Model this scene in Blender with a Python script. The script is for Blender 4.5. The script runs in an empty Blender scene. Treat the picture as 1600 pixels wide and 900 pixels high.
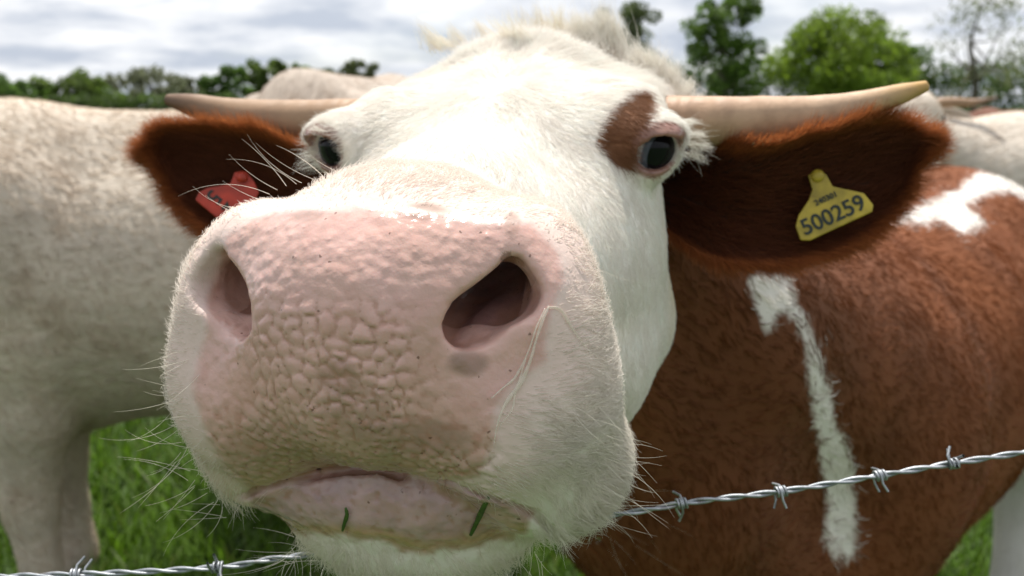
import bpy, math, random
import numpy as np
from mathutils import Vector, Matrix

random.seed(7)
rng = np.random.default_rng(11)
scene = bpy.context.scene
COL = scene.collection
FUR = 1.0            # share of the full fur count

# ------------------------------------------------------------------ camera
PITCH = math.radians(11.1)
CAMZ = 1.45
FPX = 1450.0         # focal length in photo pixels (1600 wide)
cam_d = bpy.data.cameras.new('camera'); cam = bpy.data.objects.new('camera', cam_d); COL.objects.link(cam)
cam.location = (0, 0, CAMZ); cam.rotation_euler = (math.pi/2 - PITCH, 0, 0)
cam_d.sensor_width = 36; cam_d.lens = 36*FPX/1600; cam_d.clip_start = 0.02; cam_d.clip_end = 3000
cam_d.dof.use_dof = True; cam_d.dof.focus_distance = 0.462; cam_d.dof.aperture_fstop = 10.0
scene.camera = cam
scene.render.resolution_x = 1024; scene.render.resolution_y = 576

# ------------------------------------------------------------------ sky and sun
TO_SUN = Vector((-0.04, 0.38, 0.90)).normalized()
world = bpy.data.worlds.new('World'); scene.world = world; world.use_nodes = True
def build_world():
    nt = world.node_tree; nt.nodes.clear(); N = nt.nodes.new; L = nt.links.new
    out = N('ShaderNodeOutputWorld'); bg = N('ShaderNodeBackground'); bg.inputs['Strength'].default_value = 1.0
    sky = N('ShaderNodeTexSky'); sky.sky_type = 'NISHITA'; sky.sun_disc = False
    sky.sun_elevation = math.asin(TO_SUN.z); sky.sun_rotation = math.atan2(TO_SUN.x, TO_SUN.y)
    sc = N('ShaderNodeVectorMath'); sc.operation = 'SCALE'; sc.inputs['Scale'].default_value = 0.10
    L(sky.outputs[0], sc.inputs[0])
    tc = N('ShaderNodeTexCoord'); sep = N('ShaderNodeSeparateXYZ'); L(tc.outputs['Generated'], sep.inputs[0])
    za = N('ShaderNodeMath'); za.operation = 'MAXIMUM'; L(sep.outputs['Z'], za.inputs[0]); za.inputs[1].default_value = 0.0
    zb = N('ShaderNodeMath'); zb.operation = 'ADD'; L(za.outputs[0], zb.inputs[0]); zb.inputs[1].default_value = 0.20
    dx = N('ShaderNodeMath'); dx.operation = 'DIVIDE'; L(sep.outputs['X'], dx.inputs[0]); L(zb.outputs[0], dx.inputs[1])
    dy = N('ShaderNodeMath'); dy.operation = 'DIVIDE'; L(sep.outputs['Y'], dy.inputs[0]); L(zb.outputs[0], dy.inputs[1])
    cb = N('ShaderNodeCombineXYZ'); L(dx.outputs[0], cb.inputs['X']); L(dy.outputs[0], cb.inputs['Y'])
    n1 = N('ShaderNodeTexNoise'); n1.inputs['Scale'].default_value = 2.1; n1.inputs['Detail'].default_value = 7; n1.inputs['Roughness'].default_value = 0.52; L(cb.outputs[0], n1.inputs['Vector'])
    n2 = N('ShaderNodeTexNoise'); n2.inputs['Scale'].default_value = 0.8; n2.inputs['Detail'].default_value = 4; L(cb.outputs[0], n2.inputs['Vector'])
    r1 = N('ShaderNodeValToRGB'); L(n1.outputs[0], r1.inputs[0])
    e = r1.color_ramp.elements; e[0].position = 0.38; e[0].color = (0.46, 0.505, 0.585, 1); e[1].position = 0.60; e[1].color = (0.82, 0.83, 0.85, 1)
    r2 = N('ShaderNodeValToRGB'); L(n2.outputs[0], r2.inputs[0])
    e = r2.color_ramp.elements; e[0].position = 0.30; e[0].color = (0.55, 0.55, 0.55, 1); e[1].position = 0.48; e[1].color = (1, 1, 1, 1)
    mx = N('ShaderNodeMix'); mx.data_type = 'RGBA'; L(r2.outputs[0], mx.inputs['Factor']); L(sc.outputs[0], mx.inputs[6]); L(r1.outputs[0], mx.inputs[7])
    # thin cloud scatters forwards: brighter round the sun, duller on the far side of the sky
    dt = N('ShaderNodeVectorMath'); dt.operation = 'DOT_PRODUCT'; L(tc.outputs['Generated'], dt.inputs[0]); dt.inputs[1].default_value = tuple(TO_SUN)
    mr = N('ShaderNodeMapRange'); L(dt.outputs['Value'], mr.inputs[0]); mr.inputs[1].default_value = -.8; mr.inputs[2].default_value = .75; mr.inputs[3].default_value = .38; mr.inputs[4].default_value = 1.22
    sg = N('ShaderNodeVectorMath'); sg.operation = 'SCALE'; L(mx.outputs[2], sg.inputs[0]); L(mr.outputs[0], sg.inputs['Scale'])
    L(sg.outputs[0], bg.inputs['Color']); L(bg.outputs[0], out.inputs[0])
build_world()
sun_d = bpy.data.lights.new('sun', 'SUN'); sun_d.energy = 4.6; sun_d.angle = math.radians(0.6); sun_d.color = (1.0, 0.955, 0.88)
sun = bpy.data.objects.new('sun', sun_d); COL.objects.link(sun); sun.location = (0, 0, 30)
sun.rotation_euler = TO_SUN.to_track_quat('Z', 'Y').to_euler()
scene.view_settings.view_transform = 'Standard'; scene.view_settings.look = 'None'
scene.view_settings.gamma = 1.0; scene.view_settings.exposure = 0.28

# ------------------------------------------------------------------ frames
CAM = np.array([0, 0, CAMZ])
RGT = np.array([1.0, 0, 0]); FWD = np.array([0, math.cos(PITCH), -math.sin(PITCH)]); UPV = np.array([0, math.sin(PITCH), math.cos(PITCH)])
def pix(px, py, d):            # photo pixel at d metres along the view axis -> world point
    return CAM + d*(FWD + RGT*((px-800)/FPX) + UPV*((450-py)/FPX))
def to_pix(P):                 # world points (n,3) -> photo pixels, depth
    q = np.asarray(P) - CAM; d = q @ FWD
    return 800 + FPX*(q @ RGT)/d, 450 - FPX*(q @ UPV)/d, d
# head frame, centimetres: x = towards the cow's own left side, y = from nose to poll, z = up through the forehead
def nrm(v): v = np.asarray(v, float); return v/np.linalg.norm(v)
_a = nrm(RGT*0.235 + FWD*0.880 + UPV*0.445)
_r = np.asarray(RGT*0.965 - FWD*0.24 - UPV*0.035); _r = nrm(_r - _a*(_r @ _a)); _u = np.cross(_r, _a)
HO = pix(524, 525, 0.436)
HM = np.stack([_r, _a, _u])    # rows
def h2w(P): return HO + 0.01*(np.asarray(P, float) @ HM)
def w2h(P): return 100*((np.asarray(P, float) - HO) @ HM.T)
def w2h_dir(v): return np.asarray(v, float) @ HM.T
def hp(px, py, d): return w2h(pix(px, py, d))

# ------------------------------------------------------------------ distance-field modelling
class Field:
    def __init__(s, xs, ys, zs):
        s.ax = [np.asarray(a, np.float32) for a in (xs, ys, zs)]
        s.D = np.full([len(a) for a in s.ax], 40.0, np.float32)
    def block(s, lo, hi, pad):
        sl = []
        for a, l, h in zip(s.ax, lo, hi):
            i = max(0, np.searchsorted(a, l-pad)-1); j = min(len(a), np.searchsorted(a, h+pad)+1); sl.append(slice(i, j))
        g = np.meshgrid(*[a[c] for a, c in zip(s.ax, sl)], indexing='ij', sparse=True)
        return tuple(sl), g
    def put(s, sl, d, k, op):
        D = s.D[sl]
        if D.size == 0: return
        if op == 'add': h = np.maximum(k-np.abs(D-d), 0)/k; s.D[sl] = np.minimum(D, d)-h*h*k*0.25
        else: h = np.maximum(k-np.abs(D+d), 0)/k; s.D[sl] = np.maximum(D, -d)+h*h*k*0.25
    def ell(s, c, r, k=2.0, op='add', rot=None):
        c = np.asarray(c, float); r = np.asarray(r, float); m = r.max() if rot is not None else r
        sl, g = s.block(c-m, c+m, k*1.1+1.5)
        p = [g[i]-np.float32(c[i]) for i in range(3)]
        if rot is not None:
            M = np.array(rot.transposed() if isinstance(rot, Matrix) else rot, np.float32)
            p = [M[i, 0]*p[0]+M[i, 1]*p[1]+M[i, 2]*p[2] for i in range(3)]
        k0 = np.sqrt(sum((p[i]/r[i])**2 for i in range(3)))+1e-6; k1 = np.sqrt(sum((p[i]/r[i]**2)**2 for i in range(3)))+1e-6
        s.put(sl, (k0*(k0-1)/k1).astype(np.float32), k, op)
    def cone(s, a, b, r1, r2, k=2.0, op='add', sc=(1, 1, 1)):
        a = np.asarray(a, float); b = np.asarray(b, float); R = max(r1, r2)
        sc = np.asarray(sc, float); m = R/sc
        sl, g = s.block(np.minimum(a, b)-m, np.maximum(a, b)+m, k*1.1+1.5)
        ba = (b-a)*sc; L = ba @ ba + 1e-9
        p = [(g[i]-np.float32(a[i]))*np.float32(sc[i]) for i in range(3)]
        t = np.clip((p[0]*ba[0]+p[1]*ba[1]+p[2]*ba[2])/L, 0, 1)
        d = np.sqrt((p[0]-t*ba[0])**2+(p[1]-t*ba[1])**2+(p[2]-t*ba[2])**2)-(r1+t*(r2-r1))
        s.put(sl, d.astype(np.float32), k, op)
    def chain(s, pts, rad, k=2.0, op='add', sc=(1, 1, 1)):
        for i in range(len(pts)-1): s.cone(pts[i], pts[i+1], rad[i], rad[i+1], k, op, sc)
    def mesh(s):
        D = s.D; S = D < 0
        c = np.zeros([n-1 for n in D.shape], np.uint8)
        for i in (0, 1):
            for j in (0, 1):
                for k in (0, 1): c += S[i:D.shape[0]-1+i, j:D.shape[1]-1+j, k:D.shape[2]-1+k]
        act = (c > 0) & (c < 8); ii = np.argwhere(act); n = len(ii)
        idx = np.full(c.shape, -1, np.int32); idx[act] = np.arange(n)
        P = [s.ax[q] for q in range(3)]
        acc = np.zeros((n, 3)); cnt = np.zeros(n)
        for q in range(3):
            o1, o2 = [w for w in range(3) if w != q]
            for e1 in (0, 1):
                for e2 in (0, 1):
                    A = ii.copy(); A[:, o1] += e1; A[:, o2] += e2; B = A.copy(); B[:, q] += 1
                    da = D[A[:, 0], A[:, 1], A[:, 2]]; db = D[B[:, 0], B[:, 1], B[:, 2]]
                    m = (da < 0) != (db < 0); t = np.where(m, da/(np.where(m, da-db, 1)), 0)
                    pos = np.stack([P[w][A[:, w]] for w in range(3)], 1).astype(float)
                    pos[:, q] += t*(P[q][B[:, q]]-P[q][A[:, q]])
                    acc[m] += pos[m]; cnt[m] += 1
        V = acc/cnt[:, None]; F = []
        for q in range(3):
            o1, o2 = (q+1) % 3, (q+2) % 3
            sa = [slice(None)]*3; sb = [slice(None)]*3; sa[q] = slice(0, -1); sb[q] = slice(1, None)
            a = S[tuple(sa)]; b = S[tuple(sb)]; E = np.argwhere(a != b)
            ok = np.ones(len(E), bool)
            for o in (o1, o2): ok &= (E[:, o] > 0) & (E[:, o] < D.shape[o]-1)
            E = E[ok]; fl = a[E[:, 0], E[:, 1], E[:, 2]]
            qd = []
            for d1, d2 in ((-1, -1), (0, -1), (0, 0), (-1, 0)):
                C = E.copy(); C[:, o1] += d1; C[:, o2] += d2; qd.append(idx[C[:, 0], C[:, 1], C[:, 2]])
            qd = np.stack(qd, 1); qd[~fl] = qd[~fl][:, ::-1]; F.append(qd)
        return V, np.concatenate(F)
def relax(V, F, it=2, w=0.5):
    for _ in range(it):
        acc = np.zeros_like(V); cnt = np.zeros(len(V))
        for a, b in ((0, 1), (1, 2), (2, 3), (3, 0)):
            for p, q in ((a, b), (b, a)):
                np.add.at(acc, F[:, p], V[F[:, q]]); np.add.at(cnt, F[:, p], 1)
        V = V*(1-w) + w*acc/np.maximum(cnt, 1)[:, None]
    return V
def vnormals(V, F):
    a = V[F[:, 2]]-V[F[:, 0]]; b = V[F[:, 3]]-V[F[:, 1]]; n = np.cross(a, b); N = np.zeros_like(V)
    for i in range(4): np.add.at(N, F[:, i], n)
    return N/(np.linalg.norm(N, axis=1)[:, None]+1e-12)
def new_mesh(name, V, F, mat=None, parent=None, smooth=True, loc=None):
    me = bpy.data.meshes.new(name); V = np.asarray(V, float)
    if loc is not None: V = V-np.asarray(loc)
    if isinstance(F, np.ndarray):
        n, w = F.shape
        me.vertices.add(len(V)); me.vertices.foreach_set('co', V.astype(np.float32).ravel())
        me.loops.add(n*w); me.loops.foreach_set('vertex_index', F.astype(np.int32).ravel())
        me.polygons.add(n); me.polygons.foreach_set('loop_start', np.arange(0, n*w, w, dtype=np.int32))
        me.update(calc_edges=True); me.validate()
    else: me.from_pydata([tuple(v) for v in V], [], F); me.update()
    if smooth: me.polygons.foreach_set('use_smooth', np.ones(len(me.polygons), bool))
    o = bpy.data.objects.new(name, me); COL.objects.link(o)
    if mat: me.materials.append(mat)
    if parent is not None: o.parent = parent
    if loc is not None and parent is None: o.location = loc
    return o
def color_attr(me, name, C):
    a = me.attributes.new(name, 'FLOAT_COLOR', 'POINT'); C = np.concatenate([C, np.ones((len(C), 1))], 1) if C.shape[1] == 3 else C
    a.data.foreach_set('color', C.astype(np.float32).ravel())
def float_attr(me, name, v): a = me.attributes.new(name, 'FLOAT', 'POINT'); a.data.foreach_set('value', np.asarray(v, np.float32))
def vec_attr(me, name, v): a = me.attributes.new(name, 'FLOAT_VECTOR', 'POINT'); a.data.foreach_set('vector', np.asarray(v, np.float32).ravel())
def empty(name, loc, label=None, cat=None, group=None, rz=0):
    o = bpy.data.objects.new(name, None); COL.objects.link(o); o.location = loc; o.rotation_euler = (0, 0, rz); o.empty_display_size = 0.1
    if label: tag(o, label, cat, group)
    return o
def tag(o, label, cat, group=None, kind=None):
    o['label'] = label; o['category'] = cat
    if group: o['group'] = group
    if kind: o['kind'] = kind
    return o
def sstep(a, b, x): t = np.clip((x-a)/(b-a), 0, 1); return t*t*(3-2*t)
# smooth value noise for colouring and ruffling (numpy)
_tab = rng.random((32, 32, 32)).astype(np.float32)
def vnoise(P, s):
    q = np.asarray(P)*s; i = np.floor(q).astype(int); f = q-i; f = f*f*(3-2*f); r = 0
    for a in (0, 1):
        for b in (0, 1):
            for c in (0, 1):
                w = (f[:, 0] if a else 1-f[:, 0])*(f[:, 1] if b else 1-f[:, 1])*(f[:, 2] if c else 1-f[:, 2])
                r = r + w*_tab[(i[:, 0]+a) % 32, (i[:, 1]+b) % 32, (i[:, 2]+c) % 32]
    return r
def fbm(P, s): return 0.55*vnoise(P, s)+0.3*vnoise(np.asarray(P)+7.3, s*2.1)+0.15*vnoise(np.asarray(P)+3.1, s*4.3)
# ------------------------------------------------------------------ the big cow: one distance field for head, neck, trunk and legs
def axis(segs):
    out = [segs[0][0]]
    for a, b, st in segs:
        n = max(1, int(round((b-a)/st))); out += list(a+(b-a)*(np.arange(n)+1)/n)
    return np.array(out)
EYE = {1: (np.array([11.4, 29.4, -0.2]), nrm((0.52, -0.84, 0.14))), -1: (np.array([-11.7, 29.2, 0.0]), nrm((-0.40, -0.90, 0.16)))}
def pebbles(f):
    """raise the packed, rounded bumps of the nose skin, smaller and drawn out radially towards the lip"""
    xs, ys, zs = f.ax; i0, i1 = np.searchsorted(xs, [-9, 8.5]); j0, j1 = np.searchsorted(ys, [-3, 7]); k0, k1 = np.searchsorted(zs, [-16, 3.2])
    X, Z = np.meshgrid(xs[i0:i1], zs[k0:k1], indexing='ij'); P = np.stack([X.ravel(), Z.ravel(), 0*X.ravel()], 1)
    wx = (fbm(P+5, .45)-.5)*1.6; wz = (fbm(P+15, .45)-.5)*1.6
    x = P[:, 0]+wx+.1; z = P[:, 1]+10.6+wz; r = np.hypot(x, z)+.6; th = np.arctan2(x, z)
    U = np.stack([th*8.6, np.where(r < 6, r*1.30, 7.8+(r-6)*1.12)], 1)*1.36
    c = np.floor(U).astype(int); d1 = np.full(len(U), 9.0); d2 = d1.copy(); hid = np.zeros(len(U))
    def hsh(a, b, s): return np.modf(np.abs(np.sin(a*127.1+b*311.7+s*74.7)*43758.5453))[0]
    for a in (-1, 0, 1):
        for b in (-1, 0, 1):
            cx = c[:, 0]+a; cz = c[:, 1]+b; q = np.hypot(U[:, 0]-(cx+.12+.76*hsh(cx, cz, 1)), U[:, 1]-(cz+.12+.76*hsh(cx, cz, 2))); n = q < d1
            d2 = np.where(n, d1, np.minimum(d2, q)); hid = np.where(n, hsh(cx, cz, 3), hid); d1 = np.where(n, q, d1)
    g = np.clip((d2-d1)/.75, 0, 1); h = np.sqrt(np.clip(1-(1-g)**2, 0, 1))*(.6+.55*hid)
    h *= sstep(-10.6, -9.2, P[:, 1])*sstep(3.0, 0.0, P[:, 1])*sstep(7.6, 5.4, np.abs(P[:, 0]+.3)-np.where(P[:, 1] < -4, 1.6, 0))
    h *= 1-.75*sstep(2.6, 4.4, P[:, 0])*sstep(-6.6, -4.6, P[:, 1])                       # smooth below the near nostril
    h *= 1-.7*sstep(4.2, 5.6, -P[:, 0])*sstep(-5.6, -3.6, P[:, 1])
    h *= .55+.75*fbm(P+33, .3)
    lipn = (.34*(fbm(P*1.0+71, 1.5)-.5)+.10*(fbm(P+19, 4.0)-.5))*sstep(-9.0, -10.0, P[:, 1]); f.D[i0:i1, j0:j1, k0:k1] -= lipn.reshape(X.shape)[:, None, :].astype(np.float32)
    f.D[i0:i1, j0:j1, k0:k1] -= (.225*h.reshape(X.shape))[:, None, :]
def mouth(f):
    """cut the line between the lips where the photograph shows it"""
    def hit(px, py):
        t = np.linspace(.40, .62, 900); P = w2h(np.array([pix(px, py, d) for d in t]))
        ix = [np.clip(np.searchsorted(f.ax[q], P[:, q]), 0, len(f.ax[q])-1) for q in range(3)]; v = f.D[ix[0], ix[1], ix[2]]; k = np.argmax(v < 0)
        return P[k] if v[k] < 0 else None
    L = [(345, 797), (372, 782), (400, 769), (440, 757), (490, 748), (552, 740), (620, 748), (700, 760), (770, 782), (830, 806), (868, 838)]
    pts = [q for q in (hit(*p) for p in L) if q is not None]; inn = np.array([0, .35, 0.05])
    f.chain([q+inn for q in pts], [.30]*len(pts), .25, 'sub'); f.chain([q+inn*3.2 for q in pts], [.24]*len(pts), .2, 'sub')
    q = hit(362, 790)
    if q is not None: f.cone(q+np.array([0, .2, 0]), q+np.array([1.6, 1.4, .3]), .75, .5, .4, 'sub')
def build_main():
    xs = axis([(-75, -40, 2.4), (-40, -15, 1.3), (-15, -9, .28), (-9, 8.5, .14), (8.5, 15, .28), (15, 40, 1.1), (40, 160, 2.0)])
    ys = axis([(-3, 7, .14), (7, 14, .25), (14, 36, .36), (36, 52, .7), (52, 110, 1.8), (110, 300, 2.4)])
    zs = axis([(-230, -60, 2.4), (-60, -20, 1.1), (-20, -14.5, .28), (-14.5, 2.5, .14), (2.5, 8, .28), (8, 40, 1.4)])
    f = Field(xs, ys, zs)
    S = (1, -1)
    # skull
    f.chain([(0, 9, -2.6), (0, 18, -3.1), (0, 28, -4.6)], [5.8, 6.3, 8.0], 3)
    f.ell((0, 36, -5.0), (11.2, 12, 9.4), 4)
    f.ell((-.9, 44, -2.2), (8.8, 6.0, 6.9), 4)
    for s in S:
        f.ell((s*9.2, 32.8, 0.8), (3.2, 5.2, 2.5), 4)                     # brow
        f.ell((s*7.5, 28.5, -9.0), (5.3, 10, 8.8), 3)                      # cheek
        f.ell((s*4.8, 17, -7), (4.2, 9, 6.2), 4)                         # side of the face
        f.chain([(s*3.6, 9, -11.0), (s*6.6, 22, -14.8), (s*8.2, 31, -15.5)], [3.2, 4.6, 5.0], 3)
        f.ell((s*9.0, 41.5, -1.6), (3.4, 4.0, 3.2), 3)                     # horn base
    # muzzle
    f.ell((0, 6.0, -1.9), (8.5, 6.2, 6.4), 2.6)
    f.ell((0, 9.2, 0.0), (7.2, 5.0, 4.8), 2.6)
    f.ell((0, 3.2, -4.8), (6.4, 3.9, 4.2), 2)
    for s in S:
        f.ell((s*7.0-.4, 5.8, -6.6), (5.6, 5.8, 5.6), 2.2)                  # upper lip lobes
        f.ell((s*8.1-.3, 7.2, -11.2), (4.8, 5.2, 4.2), 2)
        f.ell((s*9.3-.4, 7.0, -4.5), (2.6, 4.6, 5.0), 2)
        f.ell((s*8.0-.4, 8.2, -0.6), (2.8, 5.0, 3.7), 2.4)                  # outer wing of the nostril
        f.cone((s*2.5-.2, 4.9, 1.75), (s*6.9-.3, 6.5, 2.0), 1.85, 1.5, 1.6)       # roll over the nostril
    # nostrils
    for s in S:
        f.chain([(s*4.7-.3, 3.0, -.7), (s*5.0-.3, 9, -.5)], [.95, 1.25], 0.6, 'sub')
        f.chain([(s*5.6-.3, 2.4, -.5), (s*7.0-.3, 5.0, .1), (s*5.4, 12, .2)], [.95, 1.35, 1.3], 0.9, 'sub')
        f.chain([(s*6.5-.3, 2.6, -.1), (s*8.1-.3, 3.8, .7), (s*8.0-.3, 4.6, 1.7)], [1.05, .95, 0.25], 1.0, 'sub')
    # dent in the lip edge under the middle of the nose
    f.cone((0, -1.5, -9.9), (0, 3, -9.4), 0.8, 0.5, 0.9, 'sub')
    # lower lip and chin, meeting the upper lip in a crease
    f.ell((-1.3, 6.6, -12.3), (10.3, 5.3, 3.7), 0.5)
    f.ell((-.8, 8.0, -15.9), (8.4, 6.0, 4.2), 2.0)
    # eyes: lid mass, socket
    for s in S:
        c, n = EYE[s]
        f.ell(c+n*0.1, (2.45, 2.6, 2.4), 1.6)
        f.ell(c+nrm((s*.45, -.35, .82))*1.5, (2.0, 2.2, .95), 1.4)          # upper lid roll
        f.ell(c+n*1.9, (1.62, 1.8, 1.36), 0.4, 'sub')
    f.chain([(0, 26, 5.2), (.2, 34, 5.4), (-.3, 41, 5.0)], [.5, .9, .6], 2.2, 'sub')
    for s in S:
        f.chain([(s*4.5, 33, 5.0), (s*7.5, 33.5, 4.2), (s*10, 35.5, 2.6)], [.3, .45, .3], 1.2, 'sub'); f.chain([(s*4.8, 36, 5.0), (s*8.2, 37, 3.8)], [.25, .4], 1.0, 'sub')
    pebbles(f); mouth(f)
    # neck and body (world metres -> head frame)
    B = lambda x, y, z: w2h((x, y, z))
    f.chain([(0, 43, -9), B(0.19, 1.06, 1.19), B(0.42, 1.40, 1.02)], [9, 16, 27], 6)
    f.chain([(0, 37, -14), B(0.17, 1.02, 1.02), B(0.33, 1.30, 0.78)], [5, 12, 20], 6)
    f.cone(B(0.44, 1.45, 0.90), B(0.66, 1.72, 0.95), 29, 30, 10)
    f.cone(B(0.66, 1.72, 0.95), B(1.05, 2.25, 1.00), 30, 28, 10)
    f.cone(B(1.05, 2.25, 1.00), B(1.28, 2.55, 0.99), 28, 25, 10)
    f.cone(B(0.52, 1.50, 1.12), B(1.1, 2.3, 1.12), 10, 10, 12)
    ax = nrm((0.62, 0.79, 0)); sd = np.array([ax[1], -ax[0], 0])
    Bp = lambda t, s_, z: B(*(np.array([0.52, 1.50, 0])+ax*t+sd*s_+np.array([0, 0, z])))
    for s in (1, -1):
        fx, fy = ((.40, 1.30), (.24, 1.52))[0 if s == 1 else 1]
        f.chain([B(fx+.04, fy+.06, .84), B(fx, fy, .62), B(fx, fy-.01, .36), B(fx, fy+.01, .12), B(fx-.01, fy-.02, .03)], [14, 9.5, 6, 5, 5.6], 5)
        f.chain([Bp(1.12, s*.15, .94), Bp(1.10, s*.17, .72), Bp(1.20, s*.15, .42), Bp(1.16, s*.15, .12), Bp(1.12, s*.15, .03)], [17, 11, 6.5, 5, 5.6], 5)
    V, F = f.mesh()
    V = relax(V, F, 1, 0.4)
    return V, F
HV, HF = build_main()
print('main verts', len(HV), 'faces', len(HF))
WV = h2w(HV)
# ------------------------------------------------------------------ horns and ears (shapes)
def catmull(pts, n):
    pts = np.asarray(pts, float); P = np.vstack([2*pts[0]-pts[1], pts, 2*pts[-1]-pts[-2]]); out = []
    m = len(pts)-1
    for t in np.linspace(0, m, n):
        i = min(int(t), m-1); f = t-i; p0, p1, p2, p3 = P[i:i+4]
        out.append(0.5*((2*p1)+(p2-p0)*f+(2*p0-5*p1+4*p2-p3)*f*f+(3*p1-p0-3*p2+p3)*f**3))
    return np.array(out)
def tube(pts, rad, n=40, m=20, rough=0.0, cap=True):
    C = catmull(pts, n); R = catmull(np.asarray(rad, float)[:, None], n)[:, 0]
    T = np.gradient(C, axis=0); T /= np.linalg.norm(T, axis=1)[:, None]
    up = np.array([0.0, 0, 1]) if abs(T[0][2]) < .9 else np.array([1.0, 0, 0]); V = []; F = []
    a = nrm(np.cross(T[0], up))
    for i in range(n):
        a = nrm(a-T[i]*(a @ T[i])); b = np.cross(T[i], a)
        for j in range(m):
            th = 2*math.pi*j/m; w = R[i]*(1+rough*(random.random()-.5)); V.append(C[i]+w*(a*math.cos(th)+b*math.sin(th)))
    for i in range(n-1):
        for j in range(m): F.append((i*m+j, i*m+(j+1) % m, (i+1)*m+(j+1) % m, (i+1)*m+j))
    if cap:
        V.append(C[0]); V.append(C[-1]+T[-1]*R[-1]*.5); a0 = len(V)-2
        for j in range(m): F.append((a0, (j+1) % m, j)); F.append((a0+1, (n-1)*m+j, (n-1)*m+(j+1) % m))
    return np.array(V), F
HORN = {1: ([pix(1040, 190, .765), pix(1090, 190, .76), pix(1180, 186, .755), pix(1270, 178, .75), pix(1350, 163, .745), pix(1410, 146, .742), pix(1448, 134, .74)],
            [.021, .0205, .0180, .0148, .0112, .0080, .0042]),
        -1: ([pix(575, 192, .86), pix(530, 190, .865), pix(470, 189, .87), pix(400, 184, .875), pix(345, 175, .88), pix(295, 163, .885), pix(262, 156, .89)],
            [.022, .0210, .0195, .0172, .0140, .0102, .0055])}
# an ear is a cupped leaf: outline points in photo pixels, upper and lower edge from base to tip
def ear_grid(up, lo, dep, cup, nrow=36, ncol=22):
    U = catmull([pix(x, y, d) for x, y, d in up], nrow); Lw = catmull([pix(x, y, d) for x, y, d in lo], nrow)
    G = np.zeros((nrow, ncol, 3))
    for i in range(nrow):
        s = i/(nrow-1); k = cup*math.sin(math.pi*min(1, s*.86+.12))**.7
        for j in range(ncol):
            t = j/(ncol-1); G[i, j] = U[i]*(1-t)+Lw[i]*t+FWD*k*(4*t*(1-t))**.75
    return G
def ear_mesh(G, th=0.005):
    r, c = G.shape[:2]; du = np.gradient(G, axis=0); dv = np.gradient(G, axis=1); N = np.cross(du, dv); N /= np.linalg.norm(N, axis=2)[..., None]+1e-9
    if (N.mean((0, 1)) @ FWD) > 0: N = -N      # towards the viewer: the inside of the ear
    edge = np.ones((r, c)); t = np.linspace(-1, 1, c); edge *= np.sqrt(np.maximum(1-t**2, 0.02))[None]; e = np.linspace(0, 1, r); edge *= np.sqrt(np.maximum(1-e**6, .02))[:, None]
    A = G+N*th*.5*edge[..., None]; B = G-N*th*edge[..., None]*1.3
    V = np.concatenate([A.reshape(-1, 3), B.reshape(-1, 3)]); F = []; o = r*c
    for i in range(r-1):
        for j in range(c-1):
            q = (i*c+j, i*c+j+1, (i+1)*c+j+1, (i+1)*c+j); F.append(q); F.append(tuple(o+v for v in q[::-1]))
    for i in range(r-1):
        for j in (0, c-1): a, b = i*c+j, (i+1)*c+j; F.append((a, b, o+b, o+a) if j == 0 else (b, a, o+a, o+b))
    for j in range(c-1):
        for i in (0, r-1): a, b = i*c+j, i*c+j+1; F.append((b, a, o+a, o+b) if i == 0 else (a, b, o+b, o+a))
    return V, F, N
EAR = {1: ear_grid([(1040, 222, .80), (1112, 226, .765), (1190, 230, .737), (1270, 206, .735), (1350, 190, .745), (1405, 196, .765), (1440, 222, .785)],
                   [(1035, 360, .80), (1110, 404, .775), (1190, 414, .765), (1260, 406, .765), (1335, 380, .77), (1398, 322, .78), (1442, 240, .787)], 0, .035),
       -1: ear_grid([(530, 250, .86), (470, 232, .85), (420, 210, .85), (360, 199, .855), (300, 196, .865), (260, 206, .875), (236, 235, .885)],
                    [(500, 330, .86), (450, 372, .86), (400, 386, .86), (350, 376, .86), (305, 345, .865), (268, 300, .875), (238, 248, .886)], 0, .035)}
# ------------------------------------------------------------------ materials
def mat(name):
    m = bpy.data.materials.new(name); m.use_nodes = True; nt = m.node_tree
    return m, nt, nt.nodes['Principled BSDF'], nt.nodes.new, nt.links.new
def attr(N, name): a = N('ShaderNodeAttribute'); a.attribute_name = name; return a
def noise(N, L, vec, scale, detail=4, rough=.5):
    n = N('ShaderNodeTexNoise'); n.inputs['Scale'].default_value = scale; n.inputs['Detail'].default_value = detail; n.inputs['Roughness'].default_value = rough
    if vec is not None: L(vec, n.inputs['Vector'])
    return n
def mathn(N, L, op, a, b=None, clamp=False):
    n = N('ShaderNodeMath'); n.operation = op; n.use_clamp = clamp
    for i, v in enumerate((a, b)):
        if v is None: continue
        if isinstance(v, (int, float)): n.inputs[i].default_value = v
        else: L(v, n.inputs[i])
    return n.outputs[0]
def mapr(N, L, v, a, b, c=0.0, d=1.0, smooth=True):
    n = N('ShaderNodeMapRange'); n.interpolation_type = 'SMOOTHSTEP' if smooth else 'LINEAR'; L(v, n.inputs[0])
    for i, x in enumerate((a, b, c, d)): n.inputs[i+1].default_value = x
    return n.outputs[0]
def mixc(N, L, f, a, b, mode='MIX'):
    n = N('ShaderNodeMix'); n.data_type = 'RGBA'; n.blend_type = mode
    for i, v in ((0, f), (6, a), (7, b)):
        if isinstance(v, (int, float)): n.inputs[i].default_value = v
        elif isinstance(v, tuple): n.inputs[i].default_value = (*v, 1)
        else: L(v, n.inputs[i])
    return n.outputs[2]
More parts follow.
